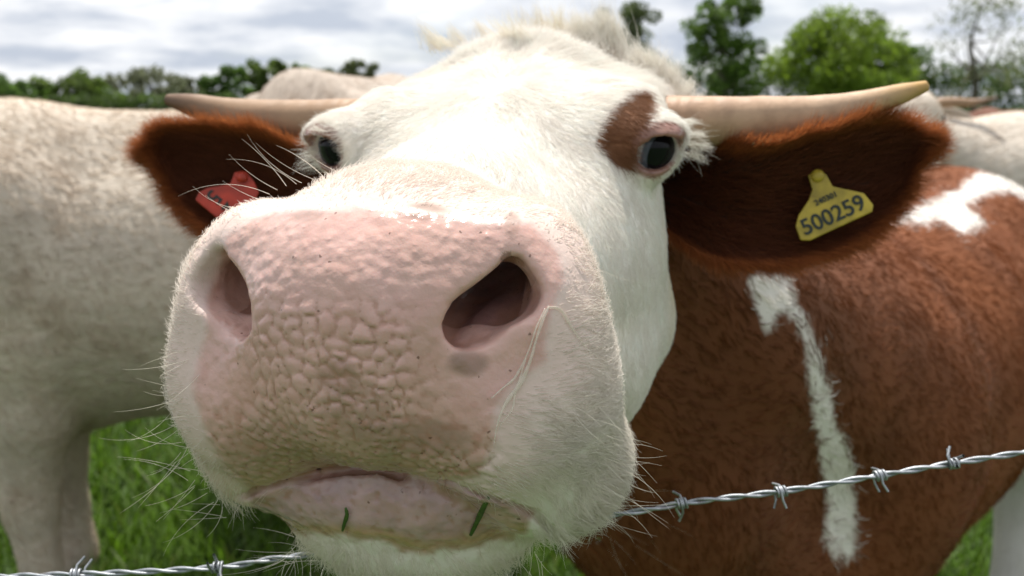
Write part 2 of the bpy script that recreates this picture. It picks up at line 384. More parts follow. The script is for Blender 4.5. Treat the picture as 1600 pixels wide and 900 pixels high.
def plain(name, col, rough=.6, nscale=20, amt=.15, bump=.0, **kw):
    m, nt, P, N, L = mat(name); tc = N('ShaderNodeTexCoord')
    n = noise(N, L, tc.outputs['Object'], nscale, 5); c = mixc(N, L, mapr(N, L, n.outputs[0], .3, .7), tuple(x*(1-amt) for x in col), tuple(min(1, x*(1+amt)) for x in col))
    L(c, P.inputs['Base Color']); P.inputs['Roughness'].default_value = rough
    for k, v in kw.items(): P.inputs[k.replace('_', ' ')].default_value = v
    if bump:
        b = N('ShaderNodeBump'); b.inputs['Strength'].default_value = bump; b.inputs['Distance'].default_value = .01; L(n.outputs[0], b.inputs['Height']); L(b.outputs[0], P.inputs['Normal'])
    return m
def skin_material():
    m, nt, P, N, L = mat('cow_hide')
    col = attr(N, 'col'); bare = attr(N, 'bare'); wet = attr(N, 'wet')
    tc = N('ShaderNodeTexCoord')
    fine = noise(N, L, tc.outputs['Object'], 260, 3); mid = noise(N, L, tc.outputs['Object'], 60, 4)
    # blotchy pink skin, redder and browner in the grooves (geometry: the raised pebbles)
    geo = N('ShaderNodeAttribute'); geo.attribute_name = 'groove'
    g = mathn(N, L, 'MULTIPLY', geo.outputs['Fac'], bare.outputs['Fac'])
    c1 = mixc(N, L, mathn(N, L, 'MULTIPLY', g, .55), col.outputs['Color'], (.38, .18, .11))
    blot = mixc(N, L, mathn(N, L, 'MULTIPLY', mapr(N, L, mid.outputs[0], .42, .72), mathn(N, L, 'MULTIPLY', bare.outputs['Fac'], .30)), c1, (.62, .33, .28))
    tan = noise(N, L, tc.outputs['Object'], 24, 4); blot = mixc(N, L, mathn(N, L, 'MULTIPLY', mapr(N, L, tan.outputs[0], .46, .70), mathn(N, L, 'MULTIPLY', bare.outputs['Fac'], .28)), blot, (.56, .34, .25))
    vs = N('ShaderNodeTexVoronoi'); vs.inputs['Scale'].default_value = 210; wv = N('ShaderNodeVectorMath'); wv.operation = 'MULTIPLY_ADD'; L(fine.outputs['Color'], wv.inputs[0]); wv.inputs[1].default_value = (.004, .004, .004); L(tc.outputs['Object'], wv.inputs[2]); L(wv.outputs[0], vs.inputs['Vector'])
    sel = N('ShaderNodeSeparateColor'); L(vs.outputs['Color'], sel.inputs[0])
    dot = mathn(N, L, 'MULTIPLY', mapr(N, L, vs.outputs['Distance'], .10, .22, 1, 0), mathn(N, L, 'GREATER_THAN', sel.outputs[0], .93))
    blot = mixc(N, L, mathn(N, L, 'MULTIPLY', dot, mathn(N, L, 'MULTIPLY', bare.outputs['Fac'], .75)), blot, (.13, .06, .035))
    L(blot, P.inputs['Base Color'])
    # small wet bumps on the top of the nose, fine pores elsewhere
    v2 = N('ShaderNodeTexVoronoi'); v2.inputs['Scale'].default_value = 170; v2.feature = 'SMOOTH_F1'; L(tc.outputs['Object'], v2.inputs['Vector'])
    hb = mathn(N, L, 'ADD', mathn(N, L, 'MULTIPLY', mathn(N, L, 'SUBTRACT', 1.0, v2.outputs['Distance']), mathn(N, L, 'ADD', mathn(N, L, 'MULTIPLY', wet.outputs['Fac'], .62), .07)), mathn(N, L, 'MULTIPLY', mathn(N, L, 'ADD', fine.outputs[0], mathn(N, L, 'MULTIPLY', noise(N, L, tc.outputs['Object'], 110, 3).outputs[0], .8)), .22))
    b2 = N('ShaderNodeBump'); b2.inputs['Distance'].default_value = .0024; b2.inputs['Strength'].default_value = .8; L(hb, b2.inputs['Height'])
    L(b2.outputs[0], P.inputs['Normal'])
    r = mixc(N, L, wet.outputs['Fac'], mixc(N, L, bare.outputs['Fac'], (.85,)*3, (.36,)*3), (.15,)*3)
    L(r, P.inputs['Roughness'])
    P.inputs['Specular IOR Level'].default_value = .4
    L(mathn(N, L, 'MULTIPLY', bare.outputs['Fac'], .22), P.inputs['Subsurface Weight']); P.inputs['Subsurface Radius'].default_value = (.012, .005, .003); P.inputs['Subsurface Scale'].default_value = .35
    L(mathn(N, L, 'MULTIPLY', wet.outputs['Fac'], .8), P.inputs['Coat Weight']); P.inputs['Coat Roughness'].default_value = .06
    return m
def fur_material(name='fur', trans=.35):
    m, nt, P, N, L = mat(name); c = attr(N, 'fcol'); L(c.outputs['Color'], P.inputs['Base Color'])
    P.inputs['Roughness'].default_value = .55; P.inputs['Specular IOR Level'].default_value = .16
    t = N('ShaderNodeBsdfTranslucent'); L(c.outputs['Color'], t.inputs['Color'])
    mx = N('ShaderNodeMixShader'); mx.inputs[0].default_value = trans; L(P.outputs[0], mx.inputs[1]); L(t.outputs[0], mx.inputs[2])
    L(mx.outputs[0], nt.nodes['Material Output'].inputs[0]); return m
def coat_material(name):           # hide of the other animals: colour attribute with streaky nap
    m, nt, P, N, L = mat(name); c = attr(N, 'col'); tc = N('ShaderNodeTexCoord')
    mp = N('ShaderNodeMapping'); mp.inputs['Scale'].default_value = (6, 30, 12); L(tc.outputs['Object'], mp.inputs[0])
    n = noise(N, L, mp.outputs[0], 2.2, 6, .6); L(mixc(N, L, mapr(N, L, n.outputs[0], .35, .8, 0, .22), c.outputs['Color'], (.10, .07, .05), 'MULTIPLY'), P.inputs['Base Color'])
    b = N('ShaderNodeBump'); b.inputs['Strength'].default_value = .5; b.inputs['Distance'].default_value = .02; L(n.outputs[0], b.inputs['Height']); L(b.outputs[0], P.inputs['Normal'])
    P.inputs['Roughness'].default_value = .8; return m
def horn_material(name, base, tip, dark):
    m, nt, P, N, L = mat(name); a = attr(N, 'along'); tc = N('ShaderNodeTexCoord')
    n = noise(N, L, tc.outputs['Object'], 45, 5, .6); r = N('ShaderNodeValToRGB'); L(a.outputs['Fac'], r.inputs[0]); e = r.color_ramp.elements
    e[0].position = 0; e[0].color = (*base, 1); e[1].position = .93; e[1].color = (*dark, 1); x = e.new(.62); x.color = (*tip, 1)
    w = N('ShaderNodeTexWave'); w.inputs['Scale'].default_value = 9; w.inputs['Distortion'].default_value = 6; w.inputs['Detail'].default_value = 3; L(tc.outputs['Object'], w.inputs[0])
    c = mixc(N, L, mapr(N, L, n.outputs[0], .35, .7, 0, .5), r.outputs[0], tuple(v*.62 for v in base)); L(c, P.inputs['Base Color'])
    b = N('ShaderNodeBump'); b.inputs['Strength'].default_value = .25; b.inputs['Distance'].default_value = .003; rg = mathn(N, L, 'SINE', mathn(N, L, 'ADD', mathn(N, L, 'MULTIPLY', a.outputs['Fac'], 95), mathn(N, L, 'MULTIPLY', n.outputs[0], 5))); fade = mapr(N, L, a.outputs['Fac'], .1, .6, .35, 0); L(mathn(N, L, 'ADD', mathn(N, L, 'ADD', n.outputs[0], mathn(N, L, 'MULTIPLY', w.outputs['Fac'], .4)), mathn(N, L, 'MULTIPLY', rg, fade)), b.inputs['Height']); L(b.outputs[0], P.inputs['Normal'])
    P.inputs['Roughness'].default_value = .55; P.inputs['Specular IOR Level'].default_value = .3; return m
def eye_material():
    m, nt, P, N, L = mat('eyeball'); tc = N('ShaderNodeTexCoord'); sep = N('ShaderNodeSeparateXYZ'); L(tc.outputs['Object'], sep.inputs[0])
    z = mathn(N, L, 'DIVIDE', sep.outputs['Z'], .021); n = noise(N, L, tc.outputs['Object'], 90, 3)
    zz = mathn(N, L, 'ADD', z, mathn(N, L, 'MULTIPLY', mathn(N, L, 'SUBTRACT', n.outputs[0], .5), .03))
    c1 = mixc(N, L, mapr(N, L, zz, .42, .52), (.60, .60, .68), (.10, .11, .15)); c2 = mixc(N, L, mapr(N, L, zz, .62, .68), c1, (.004, .004, .007))
    L(c2, P.inputs['Base Color']); P.inputs['Roughness'].default_value = .10; P.inputs['IOR'].default_value = 1.33; return m
M_HIDE = skin_material(); M_FUR = fur_material('fur', .38); M_EAR = fur_material('ear_fur', .5); M_FURB = fur_material('body_fur', .10)
M_COAT = coat_material('coat'); M_EYE = eye_material()
M_HORN = horn_material('horn', (.50, .31, .20), (.62, .43, .29), (.55, .34, .12)); M_HORND = horn_material('horn_dark', (.46, .30, .19), (.36, .23, .14), (.13, .075, .05))
# ------------------------------------------------------------------ colouring of the big cow
from mathutils.bvhtree import BVHTree
def poly_sd(x, y, poly):            # signed distance (pixels), negative inside
    P = np.array(poly, float); d = np.full(x.shape, 1e9); ins = np.zeros(x.shape, bool); n = len(P)
    for i in range(n):
        a, b = P[i], P[(i+1) % n]; ex, ey = b-a; wx, wy = x-a[0], y-a[1]; t = np.clip((wx*ex+wy*ey)/(ex*ex+ey*ey), 0, 1)
        d = np.minimum(d, np.hypot(wx-t*ex, wy-t*ey)); c = ((a[1] > y) != (b[1] > y)) & (x < (b[0]-a[0])*(y-a[1])/(b[1]-a[1]+1e-12)+a[0]); ins ^= c
    return np.where(ins, -d, d)
PAD = [(338, 410), (350, 366), (385, 342), (430, 328), (560, 318), (680, 336), (760, 345), (830, 345), (872, 390), (888, 440), (868, 480), (858, 520), (858, 565), (805, 600), (778, 640), (776, 700), (750, 748),
       (700, 757), (550, 742), (390, 772), (350, 735), (318, 690), (296, 620), (300, 560), (318, 520), (322, 460)]
LIP = [(388, 770), (470, 752), (550, 735), (700, 755), (835, 800), (820, 828), (745, 850), (665, 864), (600, 842), (520, 832), (430, 832), (395, 806)]
EYEP = [(930, 226), (938, 196), (960, 164), (984, 144), (1008, 138), (1013, 170), (1010, 196), (1018, 226), (1012, 246), (1000, 244), (988, 268), (966, 262), (946, 244)]
STRIPE = [(1172, 440), (1190, 425), (1225, 428), (1240, 470), (1275, 520), (1292, 600), (1312, 680), (1338, 735), (1330, 760), (1338, 830), (1330, 870), (1300, 868), (1288, 840), (1294, 790), (1285, 720), (1270, 650), (1258, 560), (1250, 505), (1222, 488), (1197, 515), (1180, 490)]
TOPW = [(1395, 345), (1440, 320), (1490, 302), (1530, 270), (1700, 230), (1700, 300), (1640, 318), (1575, 300), (1530, 303), (1515, 322), (1540, 350), (1505, 366), (1470, 346), (1430, 352)]
SPOTS = [(665, 330, 34, 14, .75), (730, 567, 32, 22, .85), (528, 590, 30, 30, .5), (560, 640, 60, 40, .35), (640, 680, 90, 30, .5), (420, 690, 90, 30, .4), (700, 690, 50, 30, .45), (480, 338, 26, 10, .5), (500, 725, 180, 22, .35), (800, 350, 14, 20, .6)]
WHITE = np.array([.875, .835, .78]); BROWN = np.array([.195, .060, .017]); PINK = np.array([.68, .43, .37])
def coat(H, W, nrmls=None):
    """albedo, bareness, pebble, wetness and fur length (cm) for points in head frame H / world W"""
    n = len(H); x, y, z = H.T; px, py, dp = to_pix(W)
    wob = (fbm(H, .55)-.5)
    C = np.tile(WHITE, (n, 1)); C *= (0.93+.14*fbm(H, .8))[:, None]
    C = C*(1-(.22*sstep(.45, .75, fbm(H+50, .16))*sstep(-3, -12, z)*(y > 10))[:, None]*np.array([.3, .5, 1.0]))       # faint yellowish dirt on cheek
    def mixin(m, c): nonlocal C; C = C*(1-m[:, None])+np.asarray(c)*m[:, None]
    # brown neck and trunk
    lim = 35.5+3.0*wob+np.where(z > -3, (z+3)*1.7, 0)
    br = sstep(-.5, .5, y-lim); body = br > .5
    brc = BROWN[None]*(.75+.6*fbm(H+20, .09))[:, None]*(.72+.28*sstep(70, 120, y+.25*x))[:, None]  # neck darker than trunk: the head's shade put into the coat colour
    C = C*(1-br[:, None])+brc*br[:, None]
    jit = 10*(fbm(H+9, .35)-.5)*2+(rng.normal(0, 7, n) if nrmls is None else 0)
    near = (y > 30) & (dp > .85)
    for poly in (STRIPE, TOPW): mixin(sstep(4, -4, poly_sd(px, py, poly)+jit)*near, WHITE*.95)
    mixin(sstep(.66, .56, W[:, 2]+.16*wob)*(y > 40)*(W[:, 1] > 1.9), WHITE*.85); mixin(sstep(.47, .38, W[:, 2]+.1*wob)*(y > 40), WHITE*.85)
    # patch beside the eye, eyelid rims
    front = (y < 34) & (y > 20) & (dp < .80)
    mixin(sstep(3, -3, poly_sd(px, py, EYEP)+jit*.3)*front*(x > 0), np.array([.225, .105, .052]))
    lid = np.zeros(n)
    for s in (1, -1):
        c, nn = EYE[s]; q = H-c; r = np.linalg.norm(q, axis=1); fr = (q @ nn)/np.maximum(r, .01)
        lid = np.maximum(lid, sstep(.68, .78, fr)*(r < 3.4)); 
        tear = sstep(1.3, .3, np.abs(x-s*10.3))*sstep(26.8, 28.2, y)*sstep(-6, -3, z)*sstep(-1, -2, z); mixin(tear*.35, np.array([.45, .28, .18]))
    mixin(lid*.9, np.array([.29, .145, .105]))
    # bare muzzle skin
    frontm = (y < 13) & (dp < .62)
    dpad = np.where(frontm, poly_sd(px, py, PAD), 200.0)+14*(fbm(H+9, .35)-.5)
    # hidden side of the muzzle (turned away from the lens): follow the head frame instead
    hid = (x < -8.2) & (z < 2) & (z > -9) & (y < 6.0) & frontm
    bare = sstep(10, -14, dpad); dl = np.where((y < 14) & (dp < .62), poly_sd(px, py, LIP), 200.0); lipm = sstep(9, -9, dl+22*(fbm(H+27, .9)-.5)); lipm *= (z < -8)
    inside = ((np.abs(x) > 3.5) & (np.abs(x) < 8.8) & (z > -2.4) & (z < 2.6) & (y > 4.2) & (y < 14) & (np.abs(x) < 7.6))
    if nrmls is not None: inside &= ~((z > 1.2) & (nrmls[:, 2] > .35))
    bare = np.maximum(bare, np.maximum(lipm, lid*.8))
    pk = PINK[None]*(.9+.22*fbm(H+30, .45))[:, None]
    pm = bare.copy(); C = C*(1-pm[:, None])+pk*pm[:, None]
    mixin((lid*.9), np.array([.21, .10, .07]))
    halo = sstep(170, 0, dpad)*(1-bare)*frontm; mixin(halo*.65, np.array([.68, .44, .37]))
    for cx, cy, rx, ry, a in SPOTS:
        e = ((px-cx)/rx)**2+((py-cy)/ry)**2; mixin(a*.9*sstep(1.5, .3, e+1.4*wob)*frontm, np.array([.25, .16, .115]))
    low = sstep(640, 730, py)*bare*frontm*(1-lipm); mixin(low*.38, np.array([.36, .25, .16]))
    rs = sstep(.70, .78, vnoise(H+11, 1.9))*bare*frontm*sstep(-2, -5, z); mixin(rs*.35, np.array([.42, .16, .10]))
    lb = fbm(H+61, 1.1)[:, None]; lc = np.array([.54, .36, .355])*(.75+.5*lb); C = C*(1-lipm[:, None])+lc*lipm[:, None]; mixin(lipm*sstep(.52, .70, fbm(H+44, .7))*.5, np.array([.33, .20, .21])); mixin(lipm*sstep(-26, -4, dl)*sstep(805, 835, py)*.8, np.array([.50, .33, .13]))
    ins = inside*frontm*1.0; mixin(ins*.8, np.array([.15, .065, .065]))
    bare = np.maximum(bare, ins)
    peb = bare*sstep(400, 470, py)*frontm*(1-ins)*(1-.75*sstep(40, 0, np.abs(px-720)-90)*sstep(560, 480, py)); peb *= (1-lipm)*(np.abs(x+.3) < 9)*(1-sstep(6.2, 7.2, np.abs(x+.3))*(z > -4.5))
    peb *= 1-.8*sstep(600, 660, px)*sstep(640, 600, py)
    wet = bare*frontm*(sstep(480, 400, py)*sstep(290, 325, py)*sstep(860, 740, px)+.9*sstep(45, 10, np.hypot(px-352, (py-535)*.8))+.36)*(1-ins*.6)+lid*.5+.35*lipm
    # fur length
    ln = np.full(n, .95); ln = np.where(y < 13, .55, ln)
    edge = np.where(frontm, np.clip(dpad/40, 0, 1), 1.0)
    ln = np.where(y < 13, .35+.75*edge, ln); ln = np.where((y < 14) & (z < -8), 1.2+.8*sstep(-9, -14, z), ln)
    ln = np.where((y >= 13) & (y < 36), 1.0+.5*sstep(22, 34, y)*sstep(-4, 3, z), ln)
    ln = np.where((y >= 30) & (z > -1), 1.3+1.5*sstep(36, 44, y), ln)
    ln = np.where(body, 1.7, ln); ln = np.where(W[:, 2] < .5, np.where(body, 1.4, ln), ln)
    return C, np.clip(bare, 0, 1), np.clip(peb, 0, 1), np.clip(wet, 0, 1), ln, body
HN = vnormals(HV, HF); WN = HN @ HM
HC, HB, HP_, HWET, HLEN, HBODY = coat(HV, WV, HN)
base = np.array([0.62, 1.75, 0.0])
cow = empty('cow', base, 'white faced horned cow with brown ears and body pushing its wet pink nose forward', 'cow')
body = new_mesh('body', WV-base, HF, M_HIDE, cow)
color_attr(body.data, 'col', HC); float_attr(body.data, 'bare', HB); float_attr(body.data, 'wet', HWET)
# grooves between the pebbles: how far each point lies below the smoothed surface
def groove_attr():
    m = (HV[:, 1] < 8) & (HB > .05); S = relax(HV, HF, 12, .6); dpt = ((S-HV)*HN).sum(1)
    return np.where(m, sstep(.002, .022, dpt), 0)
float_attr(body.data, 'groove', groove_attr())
BVH = BVHTree.FromPolygons([tuple(v) for v in WV], [tuple(f) for f in HF])
def surf(px, py, default=.5):
    o = Vector(CAM); d = Vector(pix(px, py, 1.0)-CAM).normalized(); h = BVH.ray_cast(o, d)
    if h[0] is None: return pix(px, py, default), -FWD
    return np.array(h[0]), np.array(h[1])

# ------------------------------------------------------------------ strands
def strands(name, P, rad, col, parent, material, off):
    """P (n,k,3) world points, rad (n,) root radius, col (n,3)"""
    n, k = P.shape[:2]; cu = bpy.data.hair_curves.new(name); cu.add_curves([k]*n)
    cu.attributes['position'].data.foreach_set('vector', (P-off).astype(np.float32).ravel()) if 'position' in cu.attributes else cu.position_data.foreach_set('vector', (P-off).astype(np.float32).ravel())
    ra = cu.attributes.get('radius') or cu.attributes.new('radius', 'FLOAT', 'POINT')
    tp = np.linspace(1, .12, k)[None]**.8; ra.data.foreach_set('value', (rad[:, None]*tp).astype(np.float32).ravel())
    ca = cu.attributes.new('fcol', 'FLOAT_COLOR', 'CURVE'); ca.data.foreach_set('color', np.concatenate([col, np.ones((n, 1))], 1).astype(np.float32).ravel())
    cu.materials.append(material); o = bpy.data.objects.new(name, cu); COL.objects.link(o); o.parent = parent; return o
def sample(V, F, w, n):             # n points on quads, chance by area * w(face)
    T = np.concatenate([F[:, [0, 1, 2]], F[:, [0, 2, 3]]]); a = V[T[:, 1]]-V[T[:, 0]]; b = V[T[:, 2]]-V[T[:, 0]]
    ar = .5*np.linalg.norm(np.cross(a, b), axis=1)*np.concatenate([w, w]); c = np.cumsum(ar); i = np.searchsorted(c, rng.random(n)*c[-1]); i = np.minimum(i, len(T)-1)
    u, v = rng.random((2, n)); f = u+v > 1; u[f] = 1-u[f]; v[f] = 1-v[f]
    return T[i], np.stack([1-u-v, u, v], 1)
def lerp(A, T, B): return (A[T]*B[..., None]).sum(1) if A.ndim == 2 else (A[T]*B).sum(1)
def grow(P0, D, NR, L, k, curl=.12, droop=None):
    n = len(P0); t = np.linspace(0, 1, k); out = np.zeros((n, k, 3)); side = np.cross(D, NR)
    ph = rng.normal(0, 1, n); bend = rng.normal(0, 1, n)
    for j, s in enumerate(t):
        q = P0+D*(L*s)[:, None]+side*(L*curl*ph*s*s)[:, None]+NR*(L*curl*.6*bend*s*s-.22*L*s*s)[:, None]
        if droop is not None: q = q+droop*(L*s*s)[:, None]
        out[:, j] = q
    return out
def unit(v): return v/(np.linalg.norm(v, axis=1)[:, None]+1e-9)
def head_flow(H, Nn):
    x, y, z = H.T; one = np.ones(len(H))
    rad = np.stack([x, (y+1)*.9, (z+3)], 1)                    # outwards from the nose
    whorl = np.stack([x*1.2, (y-31), (z-3)*1.2], 1)            # outwards from a whorl between the eyes
    a = sstep(11, 17, y)[:, None]; d = unit(rad)*(1-a)+unit(whorl)*a
    back = np.stack([x*.02, one, -.35*one], 1); b = sstep(38, 48, y)[:, None]*(z < 0)[:, None]; d = d*(1-b)+back*b
    d = d+np.stack([0*one, 0*one, -.55*(z < -7)*(y < 16)], 1)
    j = np.stack([fbm(H+i*17, .45)-.5 for i in (1, 2, 3)], 1)*2.2
    d = unit(d)+j*.75+rng.normal(0, .16, d.shape)
    d = d-Nn*(d*Nn).sum(1)[:, None]; return unit(d)
def head_fur():
    fy = HV[HF].mean(1)[:, 1]; fb = HB[HF].mean(1); hb = HBODY[HF].mean(1)
    # head
    w = (1-fb)**2.0*(fy < 52)*(hb < .5); fz = HV[HF].mean(1)[:, 2]
    fpx, fpy, fdp = to_pix(WV[HF].mean(1)); dpd = np.where((fy < 13) & (fdp < .62), np.minimum(poly_sd(fpx, fpy, PAD), poly_sd(fpx, fpy, LIP)), 200.0)
    w = w*(.08+.92*sstep(0, 150, dpd))*np.where(fy < 14, 1.5, np.where(fy < 36, 1.1, .9))+.02*(fb > .5)*(fb < .9)
    n = int(230000*FUR); T, B = sample(HV, HF, w, n); H = lerp(HV, T, B); Nn = unit(lerp(HN, T, B)); W = h2w(H)
    C, bare, _, _, L, bd = coat(H, W); d = head_flow(H, Nn)
    lift = np.where(H[:, 1] < 14, .36, .20)+.25*sstep(38, 46, H[:, 1])*(H[:, 2] > -2)+rng.normal(0, .07, n)
    D = unit(d*np.cos(lift)[:, None]+Nn*np.sin(lift)[:, None]); L = L*(.65+.6*rng.random(n))*(.7+.6*fbm(H+80, .5))*(1-.6*bare)*np.where((H[:, 1] > 14) & (H[:, 1] < 40), .8, 1)
    pts = grow(H, D, Nn, L, 5, .13); lighten = np.clip(C*(.95+.14*rng.random((n, 1))), 0, .90)
    pale = (H[:, 1] < 14)*(1-bare); lighten = lighten*(1-.9*pale[:, None])+np.array([.87, .81, .735])*(.86+.14*rng.random((n, 1)))*.9*pale[:, None]
    strands('fur', h2w(pts), np.where(H[:, 1] < 14, .000140, .00016), lighten, cow, M_FUR, base)
    # neck and trunk, coarser with curls
    px, py, dp = to_pix(WV[HF].mean(1)); w = ((hb >= .5)*(dp > .5)).astype(float)*np.where((px > 850) & (py < 1100), 1.0, .15)
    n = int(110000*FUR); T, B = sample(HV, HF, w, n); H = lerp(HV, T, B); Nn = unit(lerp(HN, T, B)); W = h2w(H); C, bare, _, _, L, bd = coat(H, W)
    dw = np.tile(nrm((.55, .70, -.55)), (n, 1)); dh = w2h_dir(dw); j = np.stack([fbm(H+i*13, .16)-.5 for i in (1, 2, 3)], 1)*4.2
    d = dh+j*.55+rng.normal(0, .12, dh.shape); d = unit(d-Nn*(d*Nn).sum(1)[:, None]); lift = .24+.3*(fbm(H+70, .12)-.5)+rng.normal(0, .08, n)
    D = unit(d*np.cos(lift)[:, None]+Nn*np.sin(lift)[:, None]); L = L*(.7+.6*rng.random(n))
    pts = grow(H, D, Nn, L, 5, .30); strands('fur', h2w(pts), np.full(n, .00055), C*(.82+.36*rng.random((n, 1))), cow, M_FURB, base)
head_fur()
def tuft(px, py, tx, ty, d, n, spread, col, jit=.10, toward=0.0):
    r, nn = surf(px, py, d); tip = pix(tx, ty, to_pix(r[None])[2][0]-toward)
    R = r+rng.normal(0, spread, (n, 3))*np.array([1, 1, .35])-nn*.004; L = np.linalg.norm(tip-r); e = tip+rng.normal(0, 1, (n, 3))*L*jit*(.3+rng.random((n, 1))); t = np.linspace(0, 1, 6)
    s = (.55+.5*rng.random(n))[:, None]; e = R+(e-R)*s; mid = rng.normal(0, L*.06, (n, 3)); P = np.stack([R*(1-q)+e*q+mid*(4*q*(1-q)) for q in t], 1)
    c = np.asarray(col)*(.85+.3*rng.random((n, 1))); return P, np.full(n, .00015), np.clip(c, 0, .92)
def join(name, parts, parent, m, off):
    k = max(p[0].shape[1] for p in parts); strands(name, np.concatenate([p[0] for p in parts]), np.concatenate([p[1] for p in parts]), np.concatenate([p[2] for p in parts]), parent, m, off)
BL = (.90, .83, .72); WH = (.86, .82, .75)
tf = []
for a in [(1078, 226, 1150, 232), (1080, 236, 1165, 240), (1082, 244, 1140, 250), (1078, 218, 1135, 224), (1090, 232, 1185, 236)]: tf.append(tuft(*a, .80, 420, .007, (.10, .036, .02), .16))
for a in [(690, 76, 652, 32), (700, 74, 668, 50), (805, 60, 762, 22), (818, 62, 790, 14), (850, 58, 838, 2), (858, 58, 840, 16), (885, 62, 858, 8), (880, 62, 870, 26), (760, 58, 740, 30), (830, 58, 812, 10), (870, 60, 880, 6), (720, 66, 700, 36), (900, 66, 892, 12)]: tf.append(tuft(*a, .85, 90, .008, BL, .13))
for a in [(935, 78, 938, 8), (950, 82, 950, 10), (925, 80, 915, 22), (960, 88, 962, 24), (905, 72, 900, 22)]: tf.append(tuft(*a, .84, 420, .011, WH, .16))
for a in [(1005, 104, 992, 66), (1022, 118, 1018, 72), (1035, 128, 1036, 84), (1046, 140, 1056, 100), (1058, 152, 1084, 126), (1062, 165, 1096, 150)]: tf.append(tuft(*a, .80, 260, .009, WH, .2))
for a in [(1076, 206, 1106, 212), (1080, 222, 1114, 234), (1080, 236, 1106, 256), (1066, 190, 1096, 190)]: tf.append(tuft(*a, .72, 60, .005, WH, .22))
for a in [(512, 205, 478, 200), (510, 220, 470, 222), (512, 236, 462, 246), (516, 250, 470, 262), (520, 192, 496, 180)]: tf.append(tuft(*a, .76, 70, .005, WH, .22))
join('fur', tf, cow, M_EAR, base)
# whiskers
def whisker(px, py, tx, ty, bow=0.0, rad=.00022, dz=0.0, col=(.80, .74, .64)):
    r, nn = surf(px, py, .5); d = to_pix(r[None])[2][0]; tip = pix(tx, ty, d+dz); t = np.linspace(0, 1, 8); L = np.linalg.norm(tip-r)
    v = (tip-r)/L; sd = np.cross(v, FWD); P = np.stack([r-nn*.002+(tip-r)*q+sd*(bow*L*4*q*(1-q)) for q in t]); return P[None], np.array([rad]), np.array([col])*(.85+.3*random.random())
wk = []
for a in [(432, 296, 356, 240, .05), (446, 290, 376, 216, -.04), (470, 285, 384, 208, .08), (420, 303, 276, 306, -.12), (405, 312, 346, 282, .03), (462, 287, 352, 248, -.10), (400, 320, 300, 285, .12),
          (490, 280, 398, 222, .05), (505, 276, 430, 226, -.05), (520, 272, 455, 225, .06), (380, 335, 318, 300, .04), (545, 270, 480, 235, .05), (892, 318, 926, 284, .02), (940, 380, 985, 388, -.04), (935, 415, 1000, 440, -.06)]: wk.append(whisker(*a[:4], a[4], 0.00013 if random.random() < .6 else .00018))
for i in range(42):
    y0 = 548+i*6.4+random.uniform(-6, 6); x0 = 276+random.uniform(-4, 44)+max(0, (y0-730)*.5); ang = math.radians(random.uniform(150, 226)+max(0, y0-680)*.16); Lp = random.uniform(35, 125)
    wk.append(whisker(x0, y0, x0+math.cos(ang)*Lp, y0-math.sin(ang)*Lp, random.uniform(-.12, .12), .00013, random.uniform(-.02, .02)))
for i in range(54):
    y0 = 610+i*4.6+random.uniform(-8, 8); x0 = min(962, 915+(y0-600)*.28)+random.uniform(-50, 18); ang = math.radians(random.uniform(-52, 8)-max(0, y0-790)*.35); Lp = random.uniform(40, 130)
    wk.append(whisker(x0, y0, x0+math.cos(ang)*Lp, y0-math.sin(ang)*Lp, random.uniform(-.12, .12), .00013, random.uniform(-.02, .02)))
for i in range(60):
    x0 = random.uniform(440, 850); y0 = random.uniform(855, 896); ang = math.radians(random.uniform(235, 305)+(640-x0)*-.08); Lp = random.uniform(30, 80)
    wk.append(whisker(x0, y0, x0+math.cos(ang)*Lp, y0-math.sin(ang)*Lp, random.uniform(-.1, .1), .00015))
for i in range(14):
    x0 = random.uniform(440, 520); y0 = random.uniform(835, 885); Lp = random.uniform(50, 120); ang = math.radians(random.uniform(165, 225)); wk.append(whisker(x0, y0, x0+math.cos(ang)*Lp, y0-math.sin(ang)*Lp, random.uniform(-.1, .1), .00015))
join('whiskers', wk, cow, M_FUR, base)
# eyes
def sphere(R, seg=40, ring=24):
    V = [(0, 0, R)]; F = []
    for i in range(1, ring):
        for j in range(seg): t = math.pi*i/ring; p = 2*math.pi*j/seg; V.append((R*math.sin(t)*math.cos(p), R*math.sin(t)*math.sin(p), R*math.cos(t)))
    V.append((0, 0, -R)); q = len(V)-1
    for j in range(seg): F.append((0, 1+j, 1+(j+1) % seg)); F.append((q, q-seg+(j+1) % seg, q-seg+j))
    for i in range(ring-2):
        for j in range(seg): a = 1+i*seg+j; b = 1+i*seg+(j+1) % seg; F.append((a, a+seg, b+seg, b))
    return np.array(V), F
for s, gaze in ((1, (1064, 250)), (-1, (526, 240))):
    c, n = EYE[s]; V, F = sphere(.021); o = new_mesh('eye', V, F, M_EYE, cow); w = h2w(c); o.location = w-base
    h = pix(gaze[0], gaze[1], to_pix(w[None])[2][0]-.019); o.rotation_euler = Vector(h-w).to_track_quat('Z', 'Y').to_euler()
# horns
for s in (1, -1):
    V, F = tube(*HORN[s], n=60, m=24); V = V+nrm(FWD)*0; along = np.concatenate([np.repeat(np.linspace(0, 1, 60), 24), [0, 1]])
    nz = (fbm(V*100, .5)-.5)*.0016; ctr = np.repeat(catmull(HORN[s][0], 60), 24, 0); V[:-2] += unit(V[:-2]-ctr)*nz[:-2, None]
    o = new_mesh('horn', V-base, F, M_HORN if s == 1 else M_HORND, cow); float_attr(o.data, 'along', along)
